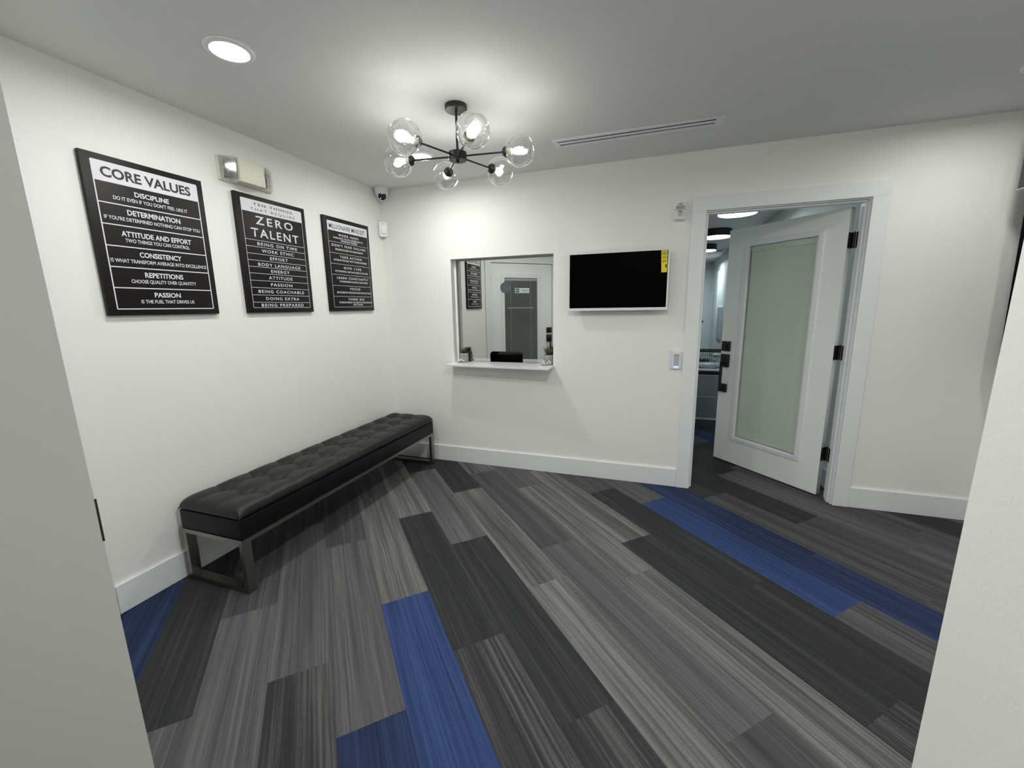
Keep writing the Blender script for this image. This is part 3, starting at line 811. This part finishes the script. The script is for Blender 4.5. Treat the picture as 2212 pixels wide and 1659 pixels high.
for i, ang in enumerate((7.0, 69.0, 128.0, 188.5, 249.5, 308.0)):
    rot = Matrix.Rotation(R(ang), 4, 'Z') @ Matrix.Translation((0, 0, hz))
    def loc(bm):
        bmesh.ops.transform(bm, matrix=Matrix.Translation((0, 0, hz)), verts=bm.verts)
        bmesh.ops.transform(bm, matrix=Matrix.Rotation(R(ang), 4, 'Z'), verts=bm.verts)
        return bm
    bm = new_bm(); tube(bm, [(0.040, 0, 0), (0.250, 0, 0)], 0.0045, 10); obj('arm', loc(bm), M['black_metal'], ch)
    bm = new_bm(); lathe(bm, [(0.005, 0.240), (0.012, 0.242), (0.021, 0.249), (0.0265, 0.258), (0.0275, 0.2645), (0.010, 0.2655)], 28, 'X', cap0=True, cap1=True)
    sk = obj('socket_cup', loc(bm), M['black_metal'], ch)
    # glass globe: cut sphere opening outwards
    prof = []
    r0, cx = 0.079, 0.336
    for k in range(0, 25):
        a = R(196) - R(196 - 38) * k / 24
        a = R(160) + (R(37) - R(160)) * k / 24
        prof.append((r0 * math.sin(a), cx + r0 * math.cos(a) * 0.98))
    bm = new_bm(); lathe(bm, prof, 48, 'X', warp=dimple(i + 3))
    gs = obj('glass_shade', loc(bm), M['shade'], ch, angle=180)
    rm_r, rm_x = prof[-1]
    bm = new_bm()
    w_ = dimple(i + 3)
    pts = [w_(Vector((rm_x, rm_r * math.cos(2 * math.pi * k / 40), rm_r * math.sin(2 * math.pi * k / 40)))) for k in range(41)]
    tube(bm, pts, 0.0016, 6, cap=False); obj('glass_rim', loc(bm), M['rim'], gs)
    bm = new_bm(); lathe(bm, [(0.0001, 0.2656), (0.0165, 0.2656), (0.0165, 0.288), (0.014, 0.292), (0.0001, 0.292)], 20, 'X'); bb = obj('bulb_base', loc(bm), M['bulbbase'], ch)
    prof = [(0.013, 0.290), (0.015, 0.298)]
    for k in range(0, 13):
        a = R(145) - R(145) * k / 12
        prof.append((max(0.0002, 0.0285 * math.sin(a)), 0.330 + 0.0285 * math.cos(a)))
    bm = new_bm(); lathe(bm, prof, 24, 'X'); bu = obj('bulb', loc(bm), M['bulbglass'], ch)
    bm = new_bm(); lathe(bm, [(0.0002, 0.298), (0.012, 0.301), (0.0165, 0.318), (0.0185, 0.333), (0.014, 0.347), (0.0002, 0.351)], 16, 'X')
    obj('filament', loc(bm), M['bulb'], bu)

# ------------------------------------------------------------------ recessed lights
def downlight(x, y, r, label, power, color=C_WARM, lens='lens_warm', spread=175):
    t = thing('recessed_light', label, 'ceiling light', (x, y, H), 'recessed lights in the ceiling')
    bm = new_bm(); lathe(bm, [(r, -0.0004), (r, -0.004), (r - 0.006, -0.008), (r * 0.80, -0.0065), (r * 0.79, -0.0045)], 48)
    obj('trim_ring', bm, M['white'], t)
    bm = new_bm(); lathe(bm, [(r * 0.79, -0.0046), (0.0002, -0.0050)], 48); obj('lens', bm, M[lens], t)
    L = bpy.data.lights.new('recessed_lamp', 'AREA'); L.shape = 'DISK'; L.size = r * 1.5; L.energy = power; L.color = color; L.spread = R(spread)
    lo = bpy.data.objects.new('recessed_lamp', L); COL.objects.link(lo); lo.parent = t; lo.location = (0, 0, -0.011)
    return t
downlight(0.700, -1.908, 0.088, 'round recessed light nearest the camera, above the left posters', P_NEAR)
downlight(0.792, -0.606, 0.085, 'round recessed light behind the chandelier, near the far corner', P_FAR)
downlight(3.965, -0.590, 0.088, 'round recessed light at the right edge, over the back wall', P_RIGHT)
downlight(2.25, -2.35, 0.088, 'added unseen recessed fill light in the middle of the ceiling just in front of the camera', P_FILL_MID)  # added out of view to brighten the lower walls
downlight(3.95, -2.00, 0.088, 'added unseen recessed fill light near the right wall, in front of the camera', P_FILL_RIGHT)  # second added fill, out of view, evens out the walls
downlight(1.95, -4.30, 0.088, 'added unseen recessed fill light behind the camera in the entrance passage', P_FILL_HALL)  # added out of view to light the passage walls

# ceiling slot diffuser
vn = thing('air_vent', 'long slim grey slot diffuser set in the ceiling', 'vent', (0, 0, H))
vx0, vx1, vy0, vy1 = 1.694, 2.680, -0.547, -0.416
me = plate([(vx0, vy0), (vx1, vy0), (vx1, vy1), (vx0, vy1)], [[(vx0 + 0.030, vy0 + 0.030), (vx0 + 0.030, vy1 - 0.030), (vx1 - 0.045, vy1 - 0.030), (vx1 - 0.045, vy0 + 0.030)]], -0.006, -0.0004)
mobj('frame', me, M['vent'], vn, False)
obj('slot_backing', bbox(vx0 + 0.028, vx1 - 0.043, vy0 + 0.028, vy1 - 0.028, -0.0012, -0.0005), M['vent_dark'], vn, False)
ym = (vy0 + vy1) / 2
obj('deflector_bar', bbox(vx0 + 0.028, vx1 - 0.043, ym - 0.014, ym + 0.014, -0.0060, -0.0013, 0.002, 1), M['vent'], vn, False)
# ------------------------------------------------------------------ television
tv = thing('television', 'wall-mounted flat television with white bezel and yellow label, screen off', 'television', ON_BACK(1.714, -0.006, 1.376))
TW, TH_ = 0.724, 0.426
obj('wall_bracket', bbox(0.25, 0.47, 0.12, 0.30, -0.0055, 0.020), M['black_metal'], tv, False)
obj('rear_housing', bbox(0.03, TW - 0.03, 0.03, TH_ - 0.03, 0.020, 0.052, 0.008), M['black'], tv)
me = plate([(0, 0), (TW, 0), (TW, TH_), (0, TH_)], [[(0.008, 0.019), (0.008, TH_ - 0.008), (TW - 0.012, TH_ - 0.008), (TW - 0.012, 0.019)]], 0.050, 0.074)
mobj('bezel', me, M['white'], tv, False)
obj('screen', bbox(0.007, TW - 0.011, 0.018, TH_ - 0.007, 0.0525, 0.0700), M['screen'], tv, False)
lb = new_bm()
LW, LH = 0.043, 0.152
px = []
for k in range(13):
    f = k / 12; y = TH_ - 0.010 - LH * f
    px.append([(TW - 0.060 + 0.006 * f, y, 0.0703 + 0.006 * f * f), (TW - 0.060 + 0.006 * f + LW * (1 - 0.12 * f), y, 0.0703 + 0.002 * f * f)])
v = [[lb.verts.new(p) for p in r] for r in px]
for a, b in zip(v[:-1], v[1:]): lb.faces.new((a[0], b[0], b[1], a[1]))
lab = obj('energy_label', lb, M['yellow'], tv, False)
lx, ly = TW - 0.0600, TH_ - 0.010
for body, a, b, yc, hh in (('ENERGY', 0.004, 0.040, 0.014, 0.0095), ('GUIDE', 0.006, 0.037, 0.027, 0.0095), ('$13', 0.011, 0.034, 0.075, 0.013)):
    zz = 0.0708 + 0.006 * (yc / LH) ** 2
    mobj('label_text', text_mesh(body, lx + a, lx + b, ly - yc, hh, 0.02, 1.0, zz), M['print_black'], lab, False)
obj('label_mark', bbox(lx + 0.031, lx + 0.040, ly - 0.118, ly - 0.098, 0.0733, 0.0738), M['print_black'], lab, False)
for k, (a, b) in enumerate(((0.006, 0.038), (0.006, 0.036), (0.008, 0.034))):
    y = ly - 0.044 - 0.0065 * k
    obj('label_line', bbox(lx + a, lx + b, y - 0.0009, y + 0.0009, 0.0713, 0.0716), M['print_black'], lab, False)

# ------------------------------------------------------------------ small wall devices
# fire strobe
fs = thing('fire_alarm', 'white fire alarm strobe with red FIRE lettering beside the door casing', 'alarm', ON_BACK(2.4535, 0, 1.9975))
obj('housing', bbox(0, 0.071, 0, 0.113, 0.0008, 0.040, 0.003), M['white'], fs)
gr = obj('sounder_grille', bbox(0.008, 0.064, 0.070, 0.092, 0.0395, 0.0412), M['grille'], fs, False)
for k in range(4):
    obj('grille_bar', bbox(0.008, 0.064, 0.0725 + 0.0052 * k, 0.0742 + 0.0052 * k, 0.0412, 0.0424), M['white'], gr, False)
mobj('lettering', text_mesh('FIRE', 0.020, 0.053, 0.1015, 0.0110, 0.02, 1.0, 0.0404), M['red'], fs, False)
obj('parting_groove', bbox(0.0, 0.071, 0.0620, 0.0650, 0.0395, 0.0403), M['grille'], fs, False)
bm = new_bm(); lathe(bm, [(0.019, 0.0), (0.018, 0.008), (0.013, 0.015), (0.0003, 0.018)], 20); bmesh.ops.translate(bm, verts=bm.verts, vec=(0.036, 0.041, 0.0402))
obj('strobe_lens', bm, M['clear'], fs)
bm = new_bm(); lathe(bm, [(0.016, 0.0), (0.010, 0.003), (0.0003, 0.004)], 16); bmesh.ops.translate(bm, verts=bm.verts, vec=(0.036, 0.041, 0.0403))
obj('reflector', bm, M['chrome'], fs)
obj('strobe_tube', bbox(0.030, 0.042, 0.037, 0.047, 0.043, 0.050, 0.002), M['amber'], fs)

# smart switch
sw = thing('wall_switch', 'white wall switch with grey paddle and glowing blue light, left of the open door', 'switch', ON_BACK(2.4725, 0, 0.9335))
mobj('face_plate', plate(rrect(0, 0.094, 0, 0.141, 0.004), [], 0.0006, 0.006), M['lilac'], sw, False)
me = plate(rrect(0.018, 0.078, 0.004, 0.132, 0.006), [[(0.030, 0.016), (0.030, 0.113), (0.067, 0.113), (0.067, 0.016)]], 0.006, 0.017)
mobj('raised_surround', me, M['white'], sw, False)
obj('paddle', bbox(0.030, 0.067, 0.022, 0.113, 0.0062, 0.0105), M['paddle'], sw, False)
obj('indicator_light', bbox(0.033, 0.064, 0.0165, 0.0225, 0.0062, 0.0135), M['led'], sw, False)

# dome camera
dc = thing('security_camera', 'small white dome security camera at the ceiling corner', 'camera', (0.072, -0.072, H))
bm = new_bm(); lathe(bm, [(0.058, -0.0005), (0.060, -0.012), (0.056, -0.045), (0.046, -0.066), (0.040, -0.070)], 36, cap0=True, cap1=True); obj('housing', bm, M['white'], dc)
aim = (Vector((2.2, -2.6, 1.3)) - Vector((0.072, -0.072, H - 0.062))).normalized()
q = Vector((0, 0, 1)).rotation_difference(aim).to_matrix().to_4x4()
bm = new_bm(); bmesh.ops.create_uvsphere(bm, u_segments=28, v_segments=16, radius=0.044); bmesh.ops.translate(bm, verts=bm.verts, vec=(0, 0, -0.062)); ey = obj('eyeball', bm, M['white'], dc)
bm = new_bm(); lathe(bm, [(0.0002, 0.0465), (0.022, 0.0455), (0.031, 0.0415), (0.033, 0.0385), (0.033, 0.032)], 28)
bmesh.ops.transform(bm, matrix=Matrix.Translation((0, 0, -0.062)) @ q, verts=bm.verts); obj('lens_cover', bm, M['black'], ey)
bm = new_bm(); bmesh.ops.create_uvsphere(bm, u_segments=10, v_segments=6, radius=0.0035)
bmesh.ops.transform(bm, matrix=Matrix.Translation((0, 0, -0.062)) @ q @ Matrix.Translation((0.0, -0.023, 0.045)), verts=bm.verts); obj('status_light', bm, M['led_small'], ey)

# motion sensor across the corner
ms = thing('motion_sensor', 'white motion sensor mounted across the corner below the dome camera', 'sensor', Matrix.Translation((0.028, -0.028, 2.108)) @ Matrix.Rotation(R(45), 4, 'Z') @ basis((0, 0, 0), (1, 0, 0), (0, 0, 1), (0, -1, 0)))
mobj('housing', plate(rrect(-0.036, 0.036, -0.062, 0.062, 0.016), [], -0.010, 0.022), M['white'], ms, True)
bm = new_bm()
for a0 in range(13): pass
rings = []
for zz, w in ((-0.034, 0.024), (-0.028, 0.029), (0.024, 0.029), (0.030, 0.026)):
    rings.append([(w * math.sin(R(-80 + 160 * k / 12)), zz, 0.020 + 0.014 * math.cos(R(-80 + 160 * k / 12))) for k in range(13)])
ring_mesh(bm, rings, False, False, closed=False); obj('lens', bm, M['shelf'], ms)
obj('slot', bbox(-0.014, 0.014, 0.044, 0.0475, 0.0219, 0.0226), M['grille'], ms, False)

# emergency light
el = thing('emergency_light', 'cream emergency light with two clear reflector lamps above the middle poster', 'emergency light', ON_LEFT(0.0, -1.492, 2.145))
EW, EH = 0.338, 0.130
obj('back_plate', bbox(0, EW, 0.0, EH, 0.0008, 0.016, 0.004), M['cream'], el)
bm = new_bm()
pts = [(0.070, 0.016), (0.262, 0.016), (0.240, 0.082), (0.076, 0.082)]
ring_mesh(bm, [[(x, 0.002, z) for x, z in pts], [(x, EH - 0.002, z) for x, z in pts]]); bev(bm, 0.003, 2); obj('housing', bm, M['cream'], el)
for nm, a, b in (('l', 0.006, 0.0695), ('r', 0.265, 0.332)):
    bm = new_bm()
    if nm == 'l': pts = [(a, 0.0165), (b, 0.0165), (b, 0.076), (b - 0.012, 0.078), (a + 0.004, 0.040)]
    else: pts = [(a, 0.0165), (b, 0.0165), (b - 0.004, 0.040), (a - 0.012, 0.078), (a - 0.0025, 0.058)]
    ring_mesh(bm, [[(x, 0.008, z) for x, z in pts], [(x, EH - 0.004, z) for x, z in pts]]); ln = obj('lamp_lens', bm, M['clear'], el, False)
    rb = new_bm()
    for k in range(3):
        for j in range(3):
            x0 = a + 0.012 + 0.0160 * k if nm == 'l' else a + 0.004 + 0.0175 * k
            y0 = 0.018 + 0.030 * j
            zz = 0.020
            c = (x0 + 0.007, y0 + 0.012, zz)
            vv = [rb.verts.new((x0, y0, zz + 0.018)), rb.verts.new((x0 + 0.014, y0, zz + 0.018)), rb.verts.new((x0 + 0.014, y0 + 0.026, zz + 0.018)), rb.verts.new((x0, y0 + 0.026, zz + 0.018)), rb.verts.new(c)]
            for p in ((0, 1, 4), (1, 2, 4), (2, 3, 4), (3, 0, 4)): rb.faces.new([vv[i] for i in p])
    obj('reflector', rb, M['chrome'], ln, False)
bm = new_bm(); bmesh.ops.create_uvsphere(bm, u_segments=10, v_segments=6, radius=0.0035); bmesh.ops.translate(bm, verts=bm.verts, vec=(0.090, 0.0015, 0.050)); obj('test_button', bm, M['red'], el)

# right wall, only glimpsed past the foreground corner
wp = thing('wall_panel', 'black wall panel glimpsed past the right foreground corner', 'panel', (XR, -0.15, 1.0))
bm = new_bm()
pts = [(-0.150, 0.0), (-0.0006, 0.0), (-0.0006, 1.02), (-0.169, 1.02)]
ring_mesh(bm, [[(x, 0, z) for x, z in pts], [(x, -1.3, z) for x, z in pts]]); obj('frame', bm, M['screen'], wp, False)
bm = new_bm()
q0 = [(-0.1512, -0.02, 0.02), (-0.1512, -1.28, 0.02), (-0.1695, -1.28, 1.0), (-0.1695, -0.02, 1.0)]
bm.faces.new([bm.verts.new(p) for p in q0]); obj('face', bm, M['screen'], wp, False)
wf = thing('wall_fixture', 'dark grey box fixture high on the right wall at the picture edge', 'fixture', (XR, -0.15, 1.985))
bm = bbox(-0.213, -0.176, -0.40, 0, 0.012, 0.33, 0.003); obj('housing', bm, M['grey_fixture'], wf)
obj('mounting_arm', bbox(-0.1765, -0.0006, -0.25, -0.15, 0.20, 0.30), M['grey_fixture'], wf, False)
obj('lower_lip', bbox(-0.214, -0.176, -0.40, 0, 0.008, 0.0118), M['vent'], wf, False)

# ------------------------------------------------------------------ potted succulents
def planter(x, y, label, face, legs, feet, seed, up):
    t = thing('potted_succulent', label, 'plant', (x, y, WZ0), 'face pots on the ticket window shelf')
    bm = new_bm(); lathe(bm, [(0.0300, 0.0003), (0.0395, 0.006), (0.0415, 0.03), (0.0410, 0.060), (0.0400, 0.081), (0.0385, 0.083), (0.0370, 0.080), (0.0365, 0.068)], 32, cap0=True)
    pot = obj('pot', bm, M['pot'], t)
    for s in (-1, 1):      # little ears at the sides
        b_ = new_bm(); bmesh.ops.create_uvsphere(b_, u_segments=10, v_segments=8, radius=0.006); bmesh.ops.translate(b_, verts=b_.verts, vec=(s * 0.0425, -0.004, 0.042)); obj('ear', b_, M['pot'], pot)
    bm = new_bm(); lathe(bm, [(0.0365, 0.072), (0.0002, 0.0745)], 24); obj('soil', bm, M['soil'], t)
    def on_pot(u, z):      # point on the pot's front, u = distance round from the middle
        a = u / 0.0415
        return Vector((0.0418 * math.sin(a), -0.0418 * math.cos(a), z))
    for pts in face:
        b_ = new_bm(); tube(b_, [on_pot(u, z) for u, z in pts], 0.0017, 6); obj('face_mark', b_, M['black'], pot)
    for pts in legs:
        b_ = new_bm(); tube(b_, pts, 0.0034, 8); obj('cord_leg', b_, M['rope'], t)
    for fx, fy, rz in feet:
        b_ = new_bm(); bmesh.ops.create_uvsphere(b_, u_segments=14, v_segments=8, radius=1.0)
        bmesh.ops.transform(b_, matrix=Matrix.Translation((fx, fy, 0.0061)) @ Matrix.Rotation(R(rz), 4, 'Z') @ Matrix.Diagonal((0.013, 0.0075, 0.006, 1)), verts=b_.verts)
        obj('foot', b_, M['foot'], t)
    rr = random.Random(seed)
    fb = new_bm()
    for k in range(30):
        ring = k / 30
        az = k * 2.39996 + rr.uniform(-.2, .2)
        tilt = (0.25 + 1.0 * (1 - ring)) * (0.75 if up else 1.0)
        Lf = rr.uniform(0.050, 0.066) * (1.22 if up else 0.95)
        dr = Vector((math.cos(az) * math.sin(tilt), math.sin(az) * math.sin(tilt), math.cos(tilt)))
        sd = dr.cross(Vector((0, 0, 1))).normalized(); nr = sd.cross(dr)
        b0 = Vector((math.cos(az), math.sin(az), 0)) * 0.012 * (1 - ring) + Vector((0, 0, 0.074))
        prev = None
        for f, w in ((0, 0.0050), (0.3, 0.0068), (0.7, 0.0042), (1.0, 0.0003)):
            c = b0 + dr * Lf * f + Vector((0, 0, 0.010 * f * f))
            cur = [fb.verts.new(c - sd * w), fb.verts.new(c - nr * 0.0022 * (1 - f)), fb.verts.new(c + sd * w), fb.verts.new(c + nr * 0.0012 * (1 - f))]
            if prev:
                for i in range(4): fb.faces.new((prev[i], prev[(i + 1) % 4], cur[(i + 1) % 4], cur[i]))
            prev = cur
    obj('foliage', fb, M['leaf'], t, angle=60)
    return t
arc = lambda cx, cz, w, h: [(cx + w * (k / 6 - 0.5), cz + h * math.sin(math.pi * k / 6)) for k in range(7)]
planter(0.741, 0.050, 'succulent in grey pot with arched smiling eyes, left end of the shelf',
        [arc(-0.015, 0.055, 0.018, 0.006), arc(0.018, 0.055, 0.018, 0.006), arc(0.004, 0.036, 0.009, -0.004)],
        [[(-0.026, -0.052, 0.010), (-0.016, -0.060, 0.022), (-0.004, -0.064, 0.034), (0.004, -0.060, 0.033), (0.016, -0.054, 0.022), (0.026, -0.050, 0.010)],
         [(-0.010, -0.048, 0.018), (-0.002, -0.056, 0.027), (0.010, -0.050, 0.020)]],
        [(-0.026, -0.058, 160), (0.024, -0.054, 20)], 5, False)
planter(1.5245, 0.048, 'succulent in grey pot with squeezed shut eyes, right end of the shelf',
        [[(-0.022, 0.059), (-0.012, 0.0545), (-0.022, 0.050)], [(0.024, 0.059), (0.014, 0.0545), (0.024, 0.050)], [(-0.008, 0.038), (-0.001, 0.034), (0.008, 0.039)]],
        [[(-0.036, -0.062, 0.010), (-0.034, -0.056, 0.026), (-0.030, -0.050, 0.040), (-0.024, -0.055, 0.030), (-0.014, -0.068, 0.010)],
         [(-0.002, -0.064, 0.012), (0.008, -0.058, 0.026), (0.018, -0.054, 0.038), (0.027, -0.056, 0.032), (0.030, -0.058, 0.022), (0.024, -0.062, 0.016)]],
        [(-0.034, -0.070, 165), (-0.006, -0.072, 10)], 9, True)

# ------------------------------------------------------------------ back corridor seen through the open door
for k, (yy, lab) in enumerate(((1.80, 'black drum ceiling light just inside the open back door'), (3.42, 'black drum ceiling light halfway down the corridor'), (5.00, 'smallest and farthest black drum ceiling light in the corridor'))):
    t = thing('drum_light', lab, 'ceiling light', (3.12, yy, H), 'drum lights along the corridor ceiling')
    bm = new_bm(); lathe(bm, [(0.192, -0.0005), (0.192, -0.098), (0.187, -0.098), (0.187, -0.090)], 48, cap0=True); obj('drum', bm, M['black_metal'], t)
    bm = new_bm(); lathe(bm, [(0.186, -0.090), (0.184, -0.106), (0.0003, -0.108)], 48); obj('diffuser', bm, M['lens_cool'], t)
    L = bpy.data.lights.new('drum_lamp', 'AREA'); L.shape = 'DISK'; L.size = 0.36; L.energy = P_DRUM; L.color = C_COOL
    lo = bpy.data.objects.new('drum_lamp', L); COL.objects.link(lo); lo.parent = t; lo.location = (0, 0, -0.112)

cb = thing('low_cabinet', 'low white glossy drawer cabinet beyond the open door', 'cabinet', (2.45, 2.164, 0))
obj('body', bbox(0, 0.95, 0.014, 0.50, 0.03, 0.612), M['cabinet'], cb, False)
obj('plinth', bbox(0.0, 0.95, 0.004, 0.50, 0, 0.0298), M['trim'], cb, False)
for z0, z1 in ((0.036, 0.286), (0.302, 0.555)):
    dr = obj('drawer', bbox(0.003, 0.947, 0, 0.0135, z0, z1, 0.002, 1), M['cabinet'], cb)
    obj('edge_strip', bbox(0.003, 0.947, -0.002, 0.012, z1 + 0.0005, z1 + 0.008), M['cab_top'], dr, False)
obj('recess', bbox(0.003, 0.947, 0.004, 0.0138, 0.564, 0.606), M['dark_gap'], cb, False)
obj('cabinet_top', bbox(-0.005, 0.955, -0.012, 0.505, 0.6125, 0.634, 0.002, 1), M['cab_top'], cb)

def lump(bm, c, s, seed, amp=0.25):
    rr = random.Random(seed)
    k = bmesh.ops.create_icosphere(bm, subdivisions=3, radius=1.0)['verts']
    dirs = [(Vector((rr.uniform(-1, 1), rr.uniform(-1, 1), rr.uniform(-1, 1))).normalized(), rr.uniform(-amp, amp)) for _ in range(16)]
    for v in k:
        u = v.co.normalized()
        f = 1 + sum(a * math.exp(-((u - dd).length / 0.35) ** 2) for dd, a in dirs)
        v.co = Vector((c[0] + u.x * s[0] * f, c[1] + u.y * s[1] * f, max(c[2] - s[2] * 0.9, c[2] + u.z * s[2] * f)))
bg = thing('plastic_bag', 'crumpled grey plastic bag lying on the low white cabinet', 'bag', (2.45, 2.164, 0.6345))
bm = new_bm(); lump(bm, (0.54, 0.125, 0.034), (0.20, 0.080, 0.036), 3, 0.4); obj('bag_body', bm, M['bag'], bg, angle=20)
wb = thing('wire_basket', 'dark wire basket with wooden rim on the low white cabinet', 'basket', (2.45, 2.164, 0.6345))
by0, by1, bx0, bx1 = 0.285, 0.475, 0.34, 0.76
bm = new_bm()
def rail(z, r): tube(bm, [(bx0, by0, z), (bx1, by0, z), (bx1, by1, z), (bx0, by1, z), (bx0, by0, z)], r, 6)
rail(0.006, 0.0035); rail(0.06, 0.0025); rail(0.13, 0.0025)
for k in range(9):
    x = bx0 + (bx1 - bx0) * k / 8
    for y in (by0, by1): tube(bm, [(x, y, 0.006), (x, y, 0.185)], 0.002, 6)
for k in range(5):
    y = by0 + (by1 - by0) * k / 4
    for x in (bx0, bx1): tube(bm, [(x, y, 0.006), (x, y, 0.185)], 0.002, 6)
    tube(bm, [(bx0, y, 0.006), (bx1, y, 0.006)], 0.002, 6)
obj('wire_frame', bm, M['black_metal'], wb)
me = plate([(bx0 - 0.012, by0 - 0.012), (bx1 + 0.012, by0 - 0.012), (bx1 + 0.012, by1 + 0.012), (bx0 - 0.012, by1 + 0.012)], [[(bx0 + 0.012, by0 + 0.012), (bx0 + 0.012, by1 - 0.012), (bx1 - 0.012, by1 - 0.012), (bx1 - 0.012, by0 + 0.012)]], 0.178, 0.200)
mobj('wooden_rim', me, M['wood'], wb, False)
for k, (x, y, z, sx, sz, m_, lab) in enumerate(((0.425, 0.375, 0.060, 0.062, 0.052, 'snack', 'brown packet at the left end of the wire basket'), (0.543, 0.375, 0.052, 0.044, 0.044, 'snack', 'brown packet in the middle of the wire basket'),
                                    (0.672, 0.375, 0.046, 0.062, 0.034, 'wrap', 'lower white packet at the right end of the wire basket'), (0.672, 0.375, 0.126, 0.062, 0.032, 'wrap', 'upper white packet at the right end of the wire basket'))):
    bm = new_bm(); lump(bm, (0, 0, 0), (sx, 0.068, sz), 20 + k, 0.10)
    o = obj('packet', bm, M[m_]); o.location = (2.45 + x, 2.164 + y, 0.6345 + z); tag(o, lab, 'packet', 'packets in the wire basket')

# corridor right wall: door with casing, wall panel, hooks
tr = new_bm()
box(tr, 3.640, 3.6595, 7.20, 7.29, 0, 2.05); box(tr, 3.640, 3.6595, 8.14, 8.23, 0, 2.05); box(tr, 3.640, 3.6595, 7.20, 8.23, 2.05, 2.14)
t3 = struct('trim_3', tr, M['trim'])
d3 = struct('door_3', bbox(3.650, 3.6590, 7.29, 8.14, 0.01, 2.05), M['door'])
for zz in (1.85, 1.08, 0.32):
    obj('hinge', bbox(3.642, 3.6497, 7.300, 7.325, zz - 0.05, zz + 0.05), M['bronze'], d3, False)
tr = new_bm()
box(tr, 2.62, 2.71, 8.381, 8.3995, 0, 2.05); box(tr, 3.55, 3.64, 8.381, 8.3995, 0, 2.05); box(tr, 2.62, 3.64, 8.381, 8.3995, 2.05, 2.14)
struct('trim_4', tr, M['trim'])
d4 = struct('door_4', bbox(2.71, 3.55, 8.389, 8.3992, 0.01, 2.05), M['door'])
lv = new_bm(); tube(lv, [(3.49, 8.388, 0.99), (3.49, 8.35, 0.99), (3.39, 8.35, 0.99)], 0.012, 8); obj('lever_handle', lv, M['black'], d4)
pm = thing('wall_mirror', 'tall grey mirror panel on the corridor right wall', 'mirror', (3.66, 6.30, 0.68))
obj('frame', bbox(-0.022, -0.0006, 0, 0.72, 0, 0.68, 0.003), M['trim'], pm)
obj('mirror_face', bbox(-0.0235, -0.0222, 0.02, 0.70, 0.02, 0.66), M['hallmirror'], pm, False)
obj('divider', bbox(-0.0250, -0.0236, 0.40, 0.42, 0.02, 0.66), M['grille'], pm, False)
for k in range(4):
    bm = new_bm(); tube(bm, [(0, 0, 0), (-0.03, 0, 0), (-0.04, 0, 0.02)], 0.008, 8)
    o = obj('wall_hook', bm, M['black']); o.location = (3.6595, 5.60 - 0.09 * k, 1.10 - 0.07 * k)
    tag(o, ('small dark wall hook on the corridor right wall, highest and nearest the wall mirror', 'small dark wall hook, second highest of the corridor row', 'small dark wall hook, second lowest of the corridor row',
            'small dark wall hook on the corridor right wall, lowest and nearest the open door')[k], 'hook', 'wall hooks in the corridor')
av = thing('ceiling_register', 'square grey air register in the corridor ceiling beside the farthest drum light', 'vent', (3.43, 5.87, H))
obj('frame', bbox(-0.12, 0.12, -0.12, 0.12, -0.010, -0.0005, 0.002, 1), M['vent'], av)
for k in range(5):
    obj('louver', bbox(-0.10, 0.10, -0.092 + 0.04 * k, -0.068 + 0.04 * k, -0.0120, -0.0101), M['vent_dark'], av, False)
sp = thing('pendant_spot', 'tiny black hanging spot lamp at the far end of the corridor', 'ceiling light', (3.27, 6.9, H))
bm = new_bm(); tube(bm, [(0, 0, -0.0005), (0, 0, -0.12)], 0.03, 12); obj('barrel', bm, M['black_metal'], sp)
bm = new_bm(); lathe(bm, [(0.026, -0.121), (0.0003, -0.135)], 14); obj('lamp_face', bm, M['lens_cool'], sp)
L = bpy.data.lights.new('spot_lamp', 'AREA'); L.shape = 'DISK'; L.size = 0.05; L.energy = 14.0; L.color = C_COOL
lo = bpy.data.objects.new('spot_lamp', L); COL.objects.link(lo); lo.parent = sp; lo.location = (0, 0, -0.140)

# desk behind the ticket window, glimpsed through the pass slot
dk = thing('office_desk', 'dark grey desk glimpsed through the pass slot of the ticket window', 'desk', (0, 0, 0))
obj('desk_top', bbox(0.35, 2.1, 0.16, 0.80, 0.72, 0.75, 0.002, 1), M['desk'], dk)
mo = thing('monitor', 'black computer monitor added on the desk to darken the ticket window pass slot', 'monitor', Matrix.Translation((1.0, 0.46, 0.7502)) @ Matrix.Rotation(R(14), 4, 'Z'))  # added so the pass slot looks dark
obj('foot', bbox(-0.11, 0.11, -0.08, 0.08, 0, 0.012, 0.003), M['black'], mo)
obj('neck', bbox(-0.03, 0.03, 0.02, 0.04, 0.0121, 0.20), M['black'], mo, False)
obj('casing', bbox(-0.27, 0.27, -0.02, 0.018, 0.07, 0.40, 0.004), M['black'], mo)
obj('screen', bbox(-0.26, 0.26, -0.0215, -0.0202, 0.082, 0.39), M['deskscreen'], mo, False)
for x in (0.38, 2.03):
    for y in (0.19, 0.73): obj('leg', bbox(x, x + 0.04, y, y + 0.04, 0, 0.7195), M['black_metal'], dk, False)
